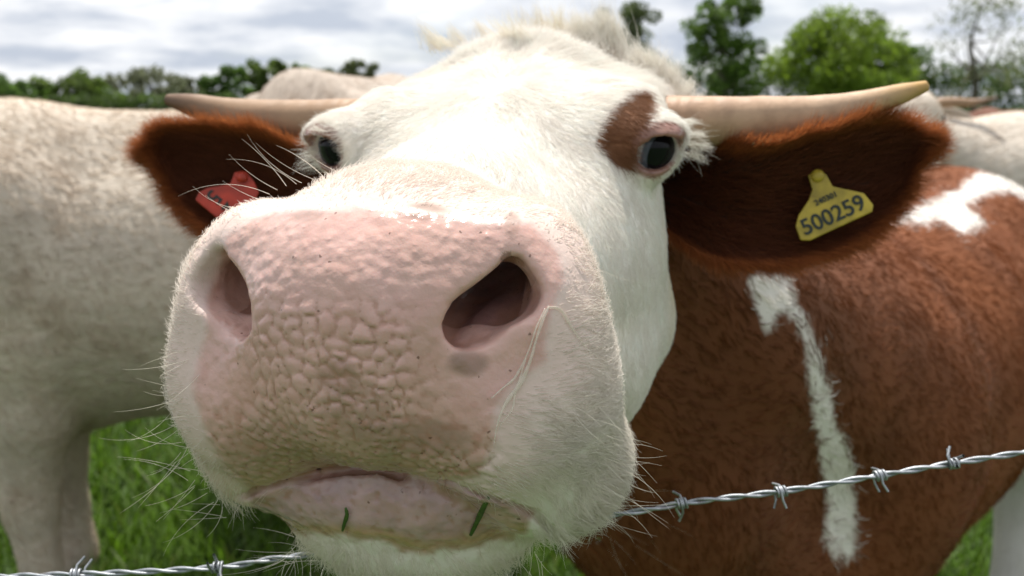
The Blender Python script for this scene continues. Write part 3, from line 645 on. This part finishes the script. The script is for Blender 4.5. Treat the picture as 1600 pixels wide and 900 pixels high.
# ears with their hair
M_EARS = plain('ear_hide', (.060, .024, .015), .8, 40, .3)
earhair = []
EBVH = {}
for s in (1, -1):
    G = EAR[s]; V, F, N = ear_mesh(G); o = new_mesh('ear', V-base, F, M_EARS, cow); EBVH[s] = BVHTree.FromPolygons([tuple(v) for v in V], F)
    r, c = G.shape[:2]; n = int(26000*FUR)
    u = rng.random(n)*(r-1.001); v = rng.random(n)*(c-1.001)
    e = rng.random(n) < .35; v = np.where(e, np.where(rng.random(n) < .5, rng.random(n)**2*1.6, (c-1.001)-rng.random(n)**2*1.6), v)
    tp = rng.random(n) < .08; u = np.where(tp, (r-1.001)-rng.random(n)*1.5, u)
    i = u.astype(int); j = v.astype(int); fu = (u-i)[:, None]; fv = (v-j)[:, None]
    bl = lambda A: A[i, j]*(1-fu)*(1-fv)+A[i+1, j]*fu*(1-fv)+A[i, j+1]*(1-fu)*fv+A[i+1, j+1]*fu*fv
    P0 = bl(G); Nn = unit(bl(N)); du = np.gradient(G, axis=0); dv = np.gradient(G, axis=1); U = unit(bl(du)); Vv = unit(bl(dv)); t = v/(c-1)*2-1
    edge = np.abs(t)**3; side = rng.random(n) < .62; Nn = np.where((side | (edge > .7))[:, None], Nn, -Nn); P0 = P0+Nn*.002
    d = U*.8+Vv*(np.sign(t)*(edge*1.3+.15))[:, None]+Nn*(.35+.3*rng.random(n))[:, None]*np.where(edge > .6, .3, 1)[:, None]+rng.normal(0, .16, (n, 3))+2.0*np.stack([fbm(P0*100+q*9, .35)-.5 for q in (1, 2, 3)], 1)*.5
    L = np.where(edge > .6, .020, .026)*(.5+.8*rng.random(n)); pts = grow(P0, unit(d), Nn, L, 5, .16)
    rim = (sstep(.45, .9, edge)*(.35+.65*rng.random(n)))[:, None]; tipm = sstep(.9, 1.0, u/(r-1))[:, None]
    rim = np.maximum(rim, tipm*.6); out = (~side)[:, None]*.6
    col = np.array([.20, .070, .035])*(1-np.maximum(rim, out))+np.array([.48, .165, .05])*np.maximum(rim, out); col = col*(.7+.6*rng.random((n, 1)))  # rim hairs more orange: backlit glow put into their colour
    earhair.append((pts, np.full(n, .00025), col))
join('ear_hair', earhair, cow, M_EAR, base)
# ------------------------------------------------------------------ small things on and by the head
def flat_shape(name, pts2, thick, mtl, origin, ex, ey, en, parent=None):     # outline in (ex,ey) metres, extruded along en
    n = len(pts2); V = [origin+ex*a+ey*b+en*thick*.5 for a, b in pts2]+[origin+ex*a+ey*b-en*thick*.5 for a, b in pts2]
    F = [tuple(range(n)), tuple(range(2*n-1, n-1, -1))]+[(i, n+i, n+(i+1) % n, (i+1) % n) for i in range(n)]
    return new_mesh(name, np.array(V), F, mtl, parent, smooth=False)
def text_mesh(name, txt, size, mtl, M, parent):
    cu = bpy.data.curves.new(name, 'FONT'); cu.body = txt; cu.size = size; cu.align_x = 'CENTER'; cu.align_y = 'CENTER'; cu.extrude = .0004; cu.offset = size*.012
    o = bpy.data.objects.new(name, cu); COL.objects.link(o); bpy.context.view_layer.update()
    me = bpy.data.meshes.new_from_object(o.evaluated_get(bpy.context.evaluated_depsgraph_get())); COL.objects.unlink(o); bpy.data.objects.remove(o)
    t = bpy.data.objects.new(name, me); COL.objects.link(t); me.materials.append(mtl); t.parent = parent; t.matrix_local = M; return t
def ear_tag(s, outline, texts, col, label, pierce):
    cx = np.mean([p[0] for p in outline]); cy = np.mean([p[1] for p in outline]); hits = []
    for p in list(outline)+[(cx, cy)]:
        h = EBVH[s].ray_cast(Vector(CAM), Vector(pix(p[0], p[1], 1)-CAM).normalized())
        if h[0] is not None: hits.append(to_pix(np.array(h[0])[None])[2][0])
    d = min(hits)-.014; o = pix(cx, cy, d); tilt = nrm(-FWD+RGT*.10*-s+UPV*.12); ey0 = nrm(UPV-tilt*(UPV @ tilt)); ex0 = np.cross(ey0, tilt)
    m = plain('tag_plastic', col, .42, 45, .32, .12); root = empty('ear_tag', o, label, 'ear tag')
    to2 = lambda p: ((pix(p[0], p[1], d)-o) @ ex0, (pix(p[0], p[1], d)-o) @ ey0)
    pl = flat_shape('tag_plate', [to2(p) for p in outline], .0022, m, np.zeros(3), ex0, ey0, tilt, root)
    bv = pl.modifiers.new('bevel', 'BEVEL'); bv.width = .0008; bv.segments = 2
    a = to2(pierce); pp = o+ex0*a[0]+ey0*a[1]; V, F = tube([pp-o+tilt*.004, pp-o, pp-o-tilt*.02, pp-o-tilt*.026], [.0045, .0055, .0028, .003], 14, 14); new_mesh('tag_stud', V, F, m, root)
    ink = plain('tag_ink', (.016, .028, .026), .6)
    for txt, px, py, hpx, ang, sx in texts:
        q = to2((px, py)); ca, sa = math.cos(ang), math.sin(ang); e1 = ex0*ca+ey0*sa; e2 = -ex0*sa+ey0*ca; c = ex0*q[0]+ey0*q[1]+tilt*.0016
        M = Matrix(((e1[0]*sx, e2[0], tilt[0], c[0]), (e1[1]*sx, e2[1], tilt[1], c[1]), (e1[2]*sx, e2[2], tilt[2], c[2]), (0, 0, 0, 1)))
        text_mesh('printed_number', txt, hpx*d/FPX/.70, ink, M, root)
ear_tag(1, [(1243, 354), (1248, 336), (1264, 312), (1270, 296), (1264, 272), (1280, 262), (1292, 272), (1301, 291), (1348, 303), (1362, 322), (1360, 333), (1264, 377), (1250, 376)],
        [('500259', 1300, 338, 25, math.radians(24.5), .98), ('240301', 1290, 311, 9, math.radians(24.5), .98)], (.44, .325, .03), 'yellow plastic ear tag printed 500259 in the big cow\'s ear', (1278, 274))
ear_tag(-1, [(307, 314), (312, 302), (325, 294), (346, 290), (360, 286), (366, 268), (384, 266), (396, 282), (404, 300), (392, 326), (350, 346), (338, 340)],
        [('5', 335, 309, 24, math.radians(-128), 1.0), ('2', 360, 328, 24, math.radians(-128), 1.0)], (.45, .04, .016), 'red plastic ear tag with black numerals behind the whiskers', (378, 276))
def ribbon(name, path, width, mtl, parent=None, lift=.0, flat=.35, n=30, m=8):
    P = catmull(path, n); Wd = catmull(np.asarray(width, float)[:, None], n)[:, 0]; T = unit(np.gradient(P, axis=0)); V = []; F = []
    for i in range(n):
        a = nrm(np.cross(T[i], FWD)); b = np.cross(T[i], a)
        wv = Wd[i]*(1+.15*math.sin(i*.9)*math.sin(i*.47+1))
        for j in range(m): th = 2*math.pi*j/m; V.append(P[i]+wv*(a*math.cos(th)+b*math.sin(th)*flat))
    for i in range(n-1):
        for j in range(m): F.append((i*m+j, i*m+(j+1) % m, (i+1)*m+(j+1) % m, (i+1)*m+j))
    F.append(tuple(range(m))[::-1]); F.append(tuple((n-1)*m+j for j in range(m))); return np.array(V), F
mm, nt, P_, N_, L_ = mat('mucus'); P_.inputs['Base Color'].default_value = (.84, .75, .64, 1); P_.inputs['Roughness'].default_value = .12; P_.inputs['Alpha'].default_value = .34; P_.inputs['IOR'].default_value = 1.34; P_.inputs['Coat Weight'].default_value = .6
lw_ = N_('ShaderNodeLayerWeight'); lw_.inputs[0].default_value = .5; L_(mapr(N_, L_, lw_.outputs['Facing'], .05, .95, .42, .10), P_.inputs['Alpha']); tc_ = N_('ShaderNodeTexCoord'); nn_ = noise(N_, L_, tc_.outputs['Object'], 220, 3); bb_ = N_('ShaderNodeBump'); bb_.inputs['Strength'].default_value = .4; bb_.inputs['Distance'].default_value = .002; L_(nn_.outputs[0], bb_.inputs['Height']); L_(bb_.outputs[0], P_.inputs['Normal'])
def on_skin(pts, lift=.0015): return [surf(x, y)[0]-nrm(surf(x, y)[0]-CAM)*lift for x, y in pts]
for path, wd in (([(858, 478), (848, 500), (838, 530), (828, 565), (812, 600), (790, 630), (778, 660), (772, 692)], [.0008, .0012, .0010, .0013, .0018, .0013, .0007, .0004]),
                 ([(852, 482), (838, 512), (826, 548), (806, 588), (786, 606), (768, 622)], [.0005, .0007, .0006, .0010, .0008, .0004]),
                 ([(856, 480), (876, 484), (896, 516), (922, 552)], [.0008, .0010, .0011, .0006]),
                 ([(822, 560), (806, 612), (800, 640), (782, 664)], [.0004, .0007, .0006, .0003])):
    V, F = ribbon('m', on_skin(path, .0014), [w*.72 for w in wd], None, flat=.6); new_mesh('mucus', V-base, F, mm, cow)
gm = plain('blade', (.05, .10, .015), .5, 200, .3)
for pts, w, lab in (([(540, 793), (542, 805), (538, 818), (535, 830)], .0011, 'short green blade of grass stuck on the lower lip under the nose'), ([(764, 776), (754, 796), (744, 818), (735, 837)], .0014, 'longer slanting blade of grass stuck at the corner of the lower lip')):
    q = on_skin(pts, .003); V, F = ribbon('b', q, [w*.5, w, w, w*.6], None, flat=.25, n=14); o = new_mesh('grass_blade', V, F, gm, loc=q[-1]); tag(o, lab, 'grass blade')
dp0 = surf(935, 838)[0]; V, F = sphere(.0026, 20, 14); V[:, 2] *= 1.35; wm, nt, P_, N_, L_ = mat('water_drop'); P_.inputs['Transmission Weight'].default_value = 1; P_.inputs['Roughness'].default_value = .03; P_.inputs['IOR'].default_value = 1.33
dd = pix(935, 845, to_pix(dp0[None])[2][0]-.006); o = new_mesh('water_drop', V+dd, F, wm, loc=dd); tag(o, 'clear drop of dribble hanging from the whiskers below the jaw', 'drop')

# ------------------------------------------------------------------ barbed wire and its posts
mw, nt, P_, N_, L_ = mat('galvanised_wire'); tc_ = N_('ShaderNodeTexCoord'); nn_ = noise(N_, L_, tc_.outputs['Object'], 130, 5, .65)
rs_ = noise(N_, L_, tc_.outputs['Object'], 38, 4, .6); L_(mixc(N_, L_, mapr(N_, L_, rs_.outputs[0], .56, .72, 0, .55), mixc(N_, L_, mapr(N_, L_, nn_.outputs[0], .35, .65), (.26, .28, .30), (.46, .48, .51)), (.17, .12, .09)), P_.inputs['Base Color']); P_.inputs['Metallic'].default_value = .75; P_.inputs['Roughness'].default_value = .5
WD = .60; lpx = [(-900, 880), (-300, 905), (130, 897), (345, 886), (430, 873), (640, 848), (990, 800), (1070, 786), (1220, 768), (1375, 743), (1490, 724), (1600, 707), (2300, 600)]
wp = [pix(x, y, WD) for x, y in lpx]; base_w = np.array([wp[6][0], wp[6][1], 0.0])
wire = empty('barbed_wire', base_w, 'twisted galvanised barbed wire stretched under the cow\'s chin', 'barbed wire')
CW = catmull(wp, 900); seg = np.concatenate([[0], np.cumsum(np.linalg.norm(np.diff(CW, axis=0), axis=1))]); TW = unit(np.gradient(CW, axis=0))
def at_len(s): return np.array([np.interp(s, seg, CW[:, i]) for i in range(3)])
nS = 1500; ss = np.linspace(0, seg[-1], nS); CC = np.stack([np.interp(ss, seg, CW[:, i]) for i in range(3)], 1); TT = unit(np.gradient(CC, axis=0)); A_ = unit(np.cross(TT, UPV)); B_ = np.cross(TT, A_)
def wire_tube(C, r, m=7):
    n = len(C); T = unit(np.gradient(C, axis=0)); a = unit(np.cross(T, np.array([.1, .2, .97]))); b = np.cross(T, a); th = np.linspace(0, 2*math.pi, m, endpoint=False)
    V = (C[:, None]+r*(a[:, None]*np.cos(th)[None, :, None]+b[:, None]*np.sin(th)[None, :, None])).reshape(-1, 3); i = np.arange(n-1)[:, None]*m; j = np.arange(m)[None]; k = (j+1) % m
    return V, np.stack([i+j, i+k, i+m+k, i+m+j], 2).reshape(-1, 4)
for ph in (0, math.pi):
    an = 2*math.pi*ss/.040+ph; C = CC+.00112*(A_*np.cos(an)[:, None]+B_*np.sin(an)[:, None]); V, F = wire_tube(C, .00112); new_mesh('strand', V-base_w, F, mw, wire)
def px_len(px): x, y, d = to_pix(CW); return np.interp(px, x, seg)
bs = [px_len(v) for v in (340, 1065, 1220, 1375, 1490)]; sp = .068
bs += [px_len(120), px_len(640), px_len(830)]
for k in range(1, 9): bs += [px_len(1490)+sp*k, px_len(120)-sp*k]
for s in bs:
    if not (.01 < s < seg[-1]-.01): continue
    c = at_len(s); t = nrm(at_len(s+.002)-at_len(s-.002)); a = nrm(np.cross(t, UPV)); b = np.cross(t, a); ph = random.uniform(0, 6.28); parts = []
    for q in (0, 1):                # two short wires wound round the line, sharp ends sticking out
        th = np.linspace(0, 2*math.pi*1.5, 26); o_ = c+t*(q*.0036-.0018)
        coil = [o_+t*(.0030*(x/9.4)-.0015)+0.0030*(a*math.cos(x+ph+q*1.7)+b*math.sin(x+ph+q*1.7)) for x in th]
        d0 = nrm(-a*math.sin(ph+q*1.7)+b*math.cos(ph+q*1.7)); x1 = th[-1]+ph+q*1.7; d1 = nrm(-a*math.sin(x1)+b*math.cos(x1))
        path = [coil[0]-d0*.0105+t*random.uniform(-.004, .004), coil[0]-d0*.005]+coil+[coil[-1]+d1*.005, coil[-1]+d1*.0105+t*random.uniform(-.004, .004)]
        V, F = wire_tube(np.array(path), .0009, 6); parts.append((V, F))
    n0 = len(parts[0][0]); new_mesh('barb', np.concatenate([p[0] for p in parts])-base_w, np.concatenate([parts[0][1], parts[1][1]+n0]), mw, wire)
wood = plain('fence_wood', (.20, .15, .10), .85, 14, .4, .5)
for k, e in enumerate((CW[0], CW[-1])):
    V, F = tube([(0, 0, -.3), (0, 0, .3), (0, 0, .9), (0, 0, 1.34), (0, 0, 1.36)], [.05, .05, .048, .047, .04], 24, 14, .05); o = new_mesh('fence_post', V, F, wood); o.location = (e[0], e[1]+.055, 0)
    tag(o, ('round wooden fence post at the far end of the wire left of the cows', 'round wooden fence post at the end of the wire right of the brown cow')[k], 'fence post')

# ------------------------------------------------------------------ the other cattle
def herd_mesh(head_turn=0.0, head_drop=0.0):
    f = Field(axis([(-125, 185, 1.9)]), axis([(-75, 75, 1.9)]), axis([(-4, 175, 1.9)]))
    f.ell((0, 0, 92), (74, 34, 36), 6); f.ell((42, 0, 92), (38, 27, 40), 8); f.ell((-52, 0, 100), (36, 28, 28), 8); f.cone((46, 0, 123), (-60, 0, 125), 9.5, 10, 12); f.ell((44, 0, 126), (14, 7, 8), 8)
    for s in (1, -1):
        f.ell((-46, s*19, 122), (9, 7, 6), 7); f.ell((44, s*19, 96), (17, 10, 26), 8); f.ell((-60, s*17, 88), (22, 13, 28), 8)
        f.chain([(40, s*17, 80), (42, s*17, 64), (45, s*16, 40), (43, s*16, 12), (46, s*16, 3)], [13, 9.5, 6, 4.6, 5.4], 4); f.chain([(-58, s*17, 84), (-46, s*18, 66), (-68, s*16, 44), (-65, s*16, 12), (-62, s*16, 3)], [18, 12, 6, 4.6, 5.4], 4)
    ct, st = math.cos(head_turn), math.sin(head_turn); J = np.array([92.0, 0, 120-head_drop*.4])
    hd = lambda x, y, z: J+np.array([x*ct-y*st, x*st+y*ct, z-head_drop*.6])
    f.chain([(52, 0, 106), tuple(J)], [26, 15], 10); f.chain([(60, 0, 88), tuple(J-np.array([0, 0, 10]))], [18, 10], 8)
    f.chain([hd(2, 0, 8), hd(12, 0, 6)], [13, 12.5], 6); f.chain([hd(12, 0, 4), hd(44, 0, -22)], [11, 8], 6); f.ell(hd(45, 0, -23), (7, 9, 7.5), 5)
    f.chain([(-86, 0, 116), (-93, 0, 100), (-93, 0, 60), (-92, 0, 48)], [4.5, 3, 2.4, 4], 4); f.ell((-42, 0, 60), (18, 12, 10), 8)
    V, F = f.mesh(); return relax(V, F, 2, .5)*.01, F, hd
def herd_cow(label, colour, loc, rz, turn=0.0, drop=0.0, fur=0, white_face=False, scale=1.0, furlen=.02):
    V, F, hd = herd_mesh(turn, drop); V = V*scale; root = empty('cow', loc, label, 'cow', None, rz); o = new_mesh('body', V, F, M_COAT, root)
    n = fbm(V*100+loc[0]*31, .035); n2 = fbm(V*100+loc[1]*17, .12); C = np.asarray(colour)*(.84+.3*n)[:, None]; dirt = sstep(.54, .74, n2)*.28; C = C*(1-dirt[:, None])+np.array([.30, .22, .15])*dirt[:, None]*np.asarray(colour)/.6
    color_attr(o.data, 'col', C)
    for s in (1, -1):
        pts = [hd(4, s*9, 12), hd(4, s*18, 13), hd(6, s*27, 13), hd(11, s*35, 15)]; Vh, Fh = tube(np.array(pts)*.01*scale, [.026, .023, .016, .005], 24, 12); h = new_mesh('horn', Vh, Fh, M_HORND, root); float_attr(h.data, 'along', np.concatenate([np.repeat(np.linspace(0, 1, 24), 12), [0, 1]]))
        U_ = catmull(np.array([hd(0, s*10, 8), hd(0, s*17, 11), hd(1, s*25, 9), hd(2, s*30, 4)])*.01*scale, 14); D_ = catmull(np.array([hd(0, s*10, 0), hd(0, s*16, -4), hd(1, s*24, -3), hd(2, s*30, 2)])*.01*scale, 14)
        G = np.stack([U_*(1-t)+D_*t-np.array([.03, 0, 0])*4*t*(1-t) for t in np.linspace(0, 1, 9)], 1); Ve, Fe, _ = ear_mesh(G, .008); eo = new_mesh('ear', Ve, Fe, M_COAT, root); color_attr(eo.data, 'col', np.tile(np.asarray(colour)*.8, (len(Ve), 1)))
        ep = np.array(hd(16, s*11.5, 6))*.01*scale; Vs, Fs = sphere(.02*scale, 14, 10); new_mesh('eye', Vs+ep, Fs, M_EYE, root)
    if fur:
        Nv = vnormals(V, F); T, B = sample(V, F, np.ones(len(F)), fur); P0 = lerp(V, T, B); Nn = unit(lerp(Nv, T, B)); d = np.tile((-.75, 0, -.6), (fur, 1))+(np.stack([fbm(P0*100+i*9, .09)-.5 for i in (1, 2, 3)], 1))*2.2+rng.normal(0, .15, (fur, 3))
        d = unit(d-Nn*(d*Nn).sum(1)[:, None]); D = unit(d*.93+Nn*.33); c = lerp(C, T, B)*(.8+.4*rng.random((fur, 1)))
        strands('fur', grow(P0, D, Nn, furlen*(.6+.7*rng.random(fur)), 4, .2), np.full(fur, .0008), np.clip(c, 0, .85), root, M_FUR, np.zeros(3))
    return root
CREAM = (.64, .55, .45)
herd_cow('cream coloured cow standing sideways behind the big cow on the left', CREAM, (-.83, 2.55, 0), math.radians(180+13), 0, 20, int(70000*FUR), scale=1.072)
herd_cow('pale cream horned cow standing behind the brown body on the right', (.70, .62, .53), (2.78, 4.25, 0), math.radians(180-10), math.radians(88), -8, int(40000*FUR), scale=1.04)
herd_cow('dark red brown cow far back at the right edge of the field', (.15, .05, .022), (4.75, 9.0, 0), math.radians(88), 0, 10, 0, scale=1.05)
herd_cow('dusty grey cream cow seen from behind between the left horn and forehead', (.50, .42, .35), (-.66, 4.1, 0), math.radians(82), 0, 10, int(25000*FUR), scale=1.17)
# ------------------------------------------------------------------ field
def ground_material():
    m, nt, P, N, L = mat('pasture'); tc = N('ShaderNodeTexCoord'); a = noise(N, L, tc.outputs['Object'], 1.3, 6, .6); b = noise(N, L, tc.outputs['Object'], 14, 5, .7); d = noise(N, L, tc.outputs['Object'], 60, 3, .7)
    c = mixc(N, L, mapr(N, L, a.outputs[0], .3, .7), (.034, .076, .008), (.060, .120, .011)); c = mixc(N, L, mapr(N, L, b.outputs[0], .45, .75, 0, .6), c, (.055, .105, .016)); c = mixc(N, L, mapr(N, L, d.outputs[0], .5, .8, 0, .5), c, (.020, .045, .008))
    L(c, P.inputs['Base Color']); P.inputs['Roughness'].default_value = .8; bp = N('ShaderNodeBump'); bp.inputs['Strength'].default_value = .8; bp.inputs['Distance'].default_value = .04; L(d.outputs[0], bp.inputs['Height']); L(bp.outputs[0], P.inputs['Normal']); return m
gx = np.concatenate([-np.geomspace(900, 6, 22), np.linspace(-5, 5, 21), np.geomspace(6, 900, 22)]); gy = np.concatenate([-np.geomspace(300, 4, 12), np.linspace(-3, 12, 31), np.geomspace(13, 1500, 30)])
GX, GY = np.meshgrid(gx, gy, indexing='ij'); q = np.stack([GX.ravel(), GY.ravel(), 0*GX.ravel()], 1); rr = np.hypot(q[:, 0], q[:, 1])
q[:, 2] = (fbm(q, .35)-.5)*.05*sstep(2.5, 6, rr)*sstep(200, 60, rr)
ny = len(gy); i, j = np.meshgrid(np.arange(len(gx)-1), np.arange(ny-1), indexing='ij'); i = i.ravel(); j = j.ravel(); GF = np.stack([i*ny+j, (i+1)*ny+j, (i+1)*ny+j+1, i*ny+j+1], 1)
g = new_mesh('ground', q, GF, ground_material()); g['kind'] = 'structure'
# grass blades
def grass():
    n = 90000; u = rng.random(n); r = 1.1*(15/1.1)**u; th = rng.uniform(-math.radians(43), math.radians(43), n); P = np.stack([r*np.sin(th), r*np.cos(th), 0*r], 1)
    cl = fbm(P*100, .02); h = (.05+.10*rng.random(n))*(.5+1.1*cl)*(1+.02*r); w = (.0022+.0016*rng.random(n))*(1+.22*r); a = rng.uniform(0, 6.283, n); sx = np.stack([np.cos(a), np.sin(a), 0*a], 1)*w[:, None]
    le = np.stack([np.cos(a+1.57+rng.normal(0, .5, n)), np.sin(a+1.57), 0*a], 1)*(h*rng.uniform(.1, .9, n))[:, None]; up = np.array([0, 0, 1.0]); P[:, 2] -= .012
    V = np.stack([P-sx, P+sx, P+le*.3+up*(h*.6)[:, None]+sx*.8, P+le*.3+up*(h*.6)[:, None]-sx*.8, P+le+up*(h*.92)[:, None]+sx*.1, P+le+up*(h*.92)[:, None]-sx*.1], 1).reshape(-1, 3)
    k = np.arange(n)[:, None]*6; F = np.concatenate([k+np.array([0, 1, 2, 3]), k+np.array([3, 2, 4, 5])]); c = np.array([.098, .190, .012])*(.55+.9*rng.random((n, 1)))*(1-.3*(cl[:, None] < .42)); y = rng.random(n) < .10; c[y] = np.array([.11, .15, .03]); c = np.repeat(c, 6, 0)
    m, nt, P_, N, L = mat('grass_blades'); t = attr(N, 'col'); L(t.outputs['Color'], P_.inputs['Base Color']); P_.inputs['Roughness'].default_value = .55; tr = N('ShaderNodeBsdfTranslucent'); L(t.outputs['Color'], tr.inputs[0]); mx = N('ShaderNodeMixShader'); mx.inputs[0].default_value = .4; L(P_.outputs[0], mx.inputs[1]); L(tr.outputs[0], mx.inputs[2]); L(mx.outputs[0], nt.nodes['Material Output'].inputs[0])
    o = new_mesh('grass', V, F, m); color_attr(o.data, 'col', c); tag(o, 'lush green pasture grass under the cattle', 'grass', None, 'stuff')
grass()
# ------------------------------------------------------------------ trees
M_LEAF = None
def leaf_material():
    m, nt, P, N, L = mat('foliage'); a = attr(N, 'col'); L(a.outputs['Color'], P.inputs['Base Color']); P.inputs['Roughness'].default_value = .6
    t = N('ShaderNodeBsdfTranslucent'); L(a.outputs['Color'], t.inputs[0]); mx = N('ShaderNodeMixShader'); mx.inputs[0].default_value = .5; L(P.outputs[0], mx.inputs[1]); L(t.outputs[0], mx.inputs[2]); L(mx.outputs[0], nt.nodes['Material Output'].inputs[0]); return m
M_LEAF = leaf_material(); M_BARK = plain('bark', (.10, .085, .065), .9, 6, .4, .5)
def leaves(C, R, n, size, col, fill=.35):
    k = rng.integers(0, len(C), n); d = unit(rng.normal(0, 1, (n, 3))); r = R[k]*(fill+(1-fill)*rng.random(n)**.5); P = C[k]+d*r[:, None]*np.array([1, 1, .8]); a = unit(rng.normal(0, 1, (n, 3))); b = unit(np.cross(a, rng.normal(0, 1, (n, 3)))); s = size*(.5+.9*rng.random(n))[:, None]
    V = np.stack([P-a*s, P-b*s*.6, P+a*s, P+b*s*.6], 1).reshape(-1, 3); F = np.arange(4*n).reshape(n, 4); cc = 1.22*np.asarray(col)*(.6+.8*rng.random((n, 1)))*(.75+.5*rng.random((len(C), 1))[k]); return V, F, np.repeat(cc, 4, 0)
def tree(label, px, top, bot_w, D, col, n=5200, dens=1.0, lobes=26, size=.20, shape=1.0, name='tree', low=.25, group=None):
    """px: pixel of the trunk, top: pixel of the crown top, bot_w: crown width in pixels, D: metres away"""
    b = pix(px, 165, D); x, y = b[0], b[1]; dep = D; Ht = pix(px, top, D)[2]; w = bot_w*D/FPX*.5; z0 = Ht*low
    root = empty(name, (x, y, 0), label, 'tree', group); C = []; R = []
    tr = np.array([(0, 0, -.3), (.1*w*random.uniform(-1, 1), 0, Ht*.3), (.12*w*random.uniform(-1, 1), .1*w, Ht*.6), (0, 0, Ht*.9)]); r0 = max(.12, Ht*.022)
    V, F = tube(tr, [r0*1.25, r0, r0*.6, r0*.15], 24, 10); new_mesh('trunk', V, F, M_BARK, root)
    for k in range(lobes):
        t = random.random()**.85; z = z0+(Ht-z0)*t*.93; ww = w*math.sin(math.pi*min(1, .18+.80*t*shape))**.7; a = random.uniform(0, 6.283); rr = ww*math.sqrt(random.random())*.82; C.append((rr*math.cos(a), rr*math.sin(a), z)); R.append(w*random.uniform(.16, .32))
    for k in range(0, lobes, 2):
        s = catmull(tr, 20)[random.randint(5, 15)]; e = np.array(C[k]); V, F = tube([s, (s*.5+e*.5)+np.array([0, 0, -.04*Ht]), e], [r0*.38, r0*.22, r0*.06], 8, 6); new_mesh('limb', V, F, M_BARK, root)
    V, F, c = leaves(np.array(C), np.array(R), int(n*dens), size*D/80, col); o = new_mesh('crown', V, F, M_LEAF, root, smooth=False); color_attr(o.data, 'col', c); return root
G1 = (.085, .145, .022); G2 = (.15, .22, .022); G3 = (.14, .16, .075); G4 = (.060, .105, .020)
tree('tall slender green tree directly above the right horn', 1130, -12, 142, 80, G1, 7800, 1, 56, .19, .8, low=.12)
tree('broad rounded bright green tree right of the slender one', 1318, 26, 250, 84, G2, 15000, 1, 70, .20, .8, low=.1)
tree('thinly leaved grey green tree at the far right', 1520, -14, 190, 78, G3, 1700, 1, 40, .15, .85, low=.2)
tree('olive green tree peeping out behind the tufts on the cow\'s head', 975, 10, 150, 86, (.085, .11, .04), 6500, 1, 46, .18, .8, low=.2)
tree('low rounded tree between the broad tree and the thin one', 1415, 72, 110, 96, G1, 2600, 1, 20, .2, .8, low=.1)
LT = [(12, 118, 110, 95, G4, 2600, 'dark green tree at the left edge of the skyline'), (112, 110, 105, 100, (.075, .11, .022), 3400, 'yellowish green tree second from the left edge of the skyline'), (165, 140, 80, 100, (.07, .11, .02), 1800, 'low bush like tree between the yellowish tree and the hazy one'),
      (232, 112, 120, 105, (.11, .12, .07), 1600, 'thin hazy grey green tree above the left horn tip'), (300, 122, 70, 110, (.10, .11, .06), 900, 'sparse small tree right of the hazy grey green one'), (358, 106, 85, 100, G4, 2600, 'dark rounded tree left of the twin tall trees'), (418, 92, 62, 98, (.07, .105, .02), 2200, 'pointed tree, tallest of the skyline above the left horn'),
      (456, 96, 70, 98, G1, 2400, 'leafy green tree just right of the tallest skyline tree'), (504, 110, 70, 100, (.07, .10, .025), 2000, 'low green tree next to the cow\'s forehead'), (566, 94, 56, 100, (.075, .09, .035), 1700, 'small round tree touching the outline of the cow\'s forehead'), (60, 132, 60, 98, G1, 1500, 'small tree between the dark edge tree and the yellowish one')]
for px, top, w, D, c, n, lab in LT: tree(lab, px, top, w*1.15, D, tuple(v*1.35 for v in c), n, 1.7, 34, .2, .62, low=.02)
def hedge(label, x0, x1, top, D, col, n):
    a = pix(x0, 165, D); b = pix(x1, 165, D); H = pix(x0, top, D)[2]; L = np.linalg.norm(b-a); k = int(L/1.1); ctr = (a+b)/2; C = []; R = []
    root = empty('hedge', (ctr[0], ctr[1], 0), label, 'hedge')
    for i in range(k):
        t = (i+.5)/k; p = a+(b-a)*t-ctr
        for z in (.22, .55, .8): C.append((p[0], p[1]+random.uniform(-.6, .6), H*z*random.uniform(.85, 1.12))); R.append(H*.30)
        if i % 3 == 0: V, F = tube([(p[0], p[1], -.2), (p[0]+.1, p[1], H*.4), (p[0]-.1, p[1], H*.75)], [.07, .05, .02], 8, 6); new_mesh('stem', V, F, M_BARK, root)
    V, F, c = leaves(np.array(C), np.array(R), n, .20, col, .3); o = new_mesh('foliage', V, F, M_LEAF, root, smooth=False); color_attr(o.data, 'col', c)
hedge('dark green field hedge under the trees on the right', 1030, 1900, 98, 90, (.065, .11, .02), 22000)
hedge('low dark hedge along the skyline on the left', -400, 640, 148, 94, (.07, .11, .025), 12000)
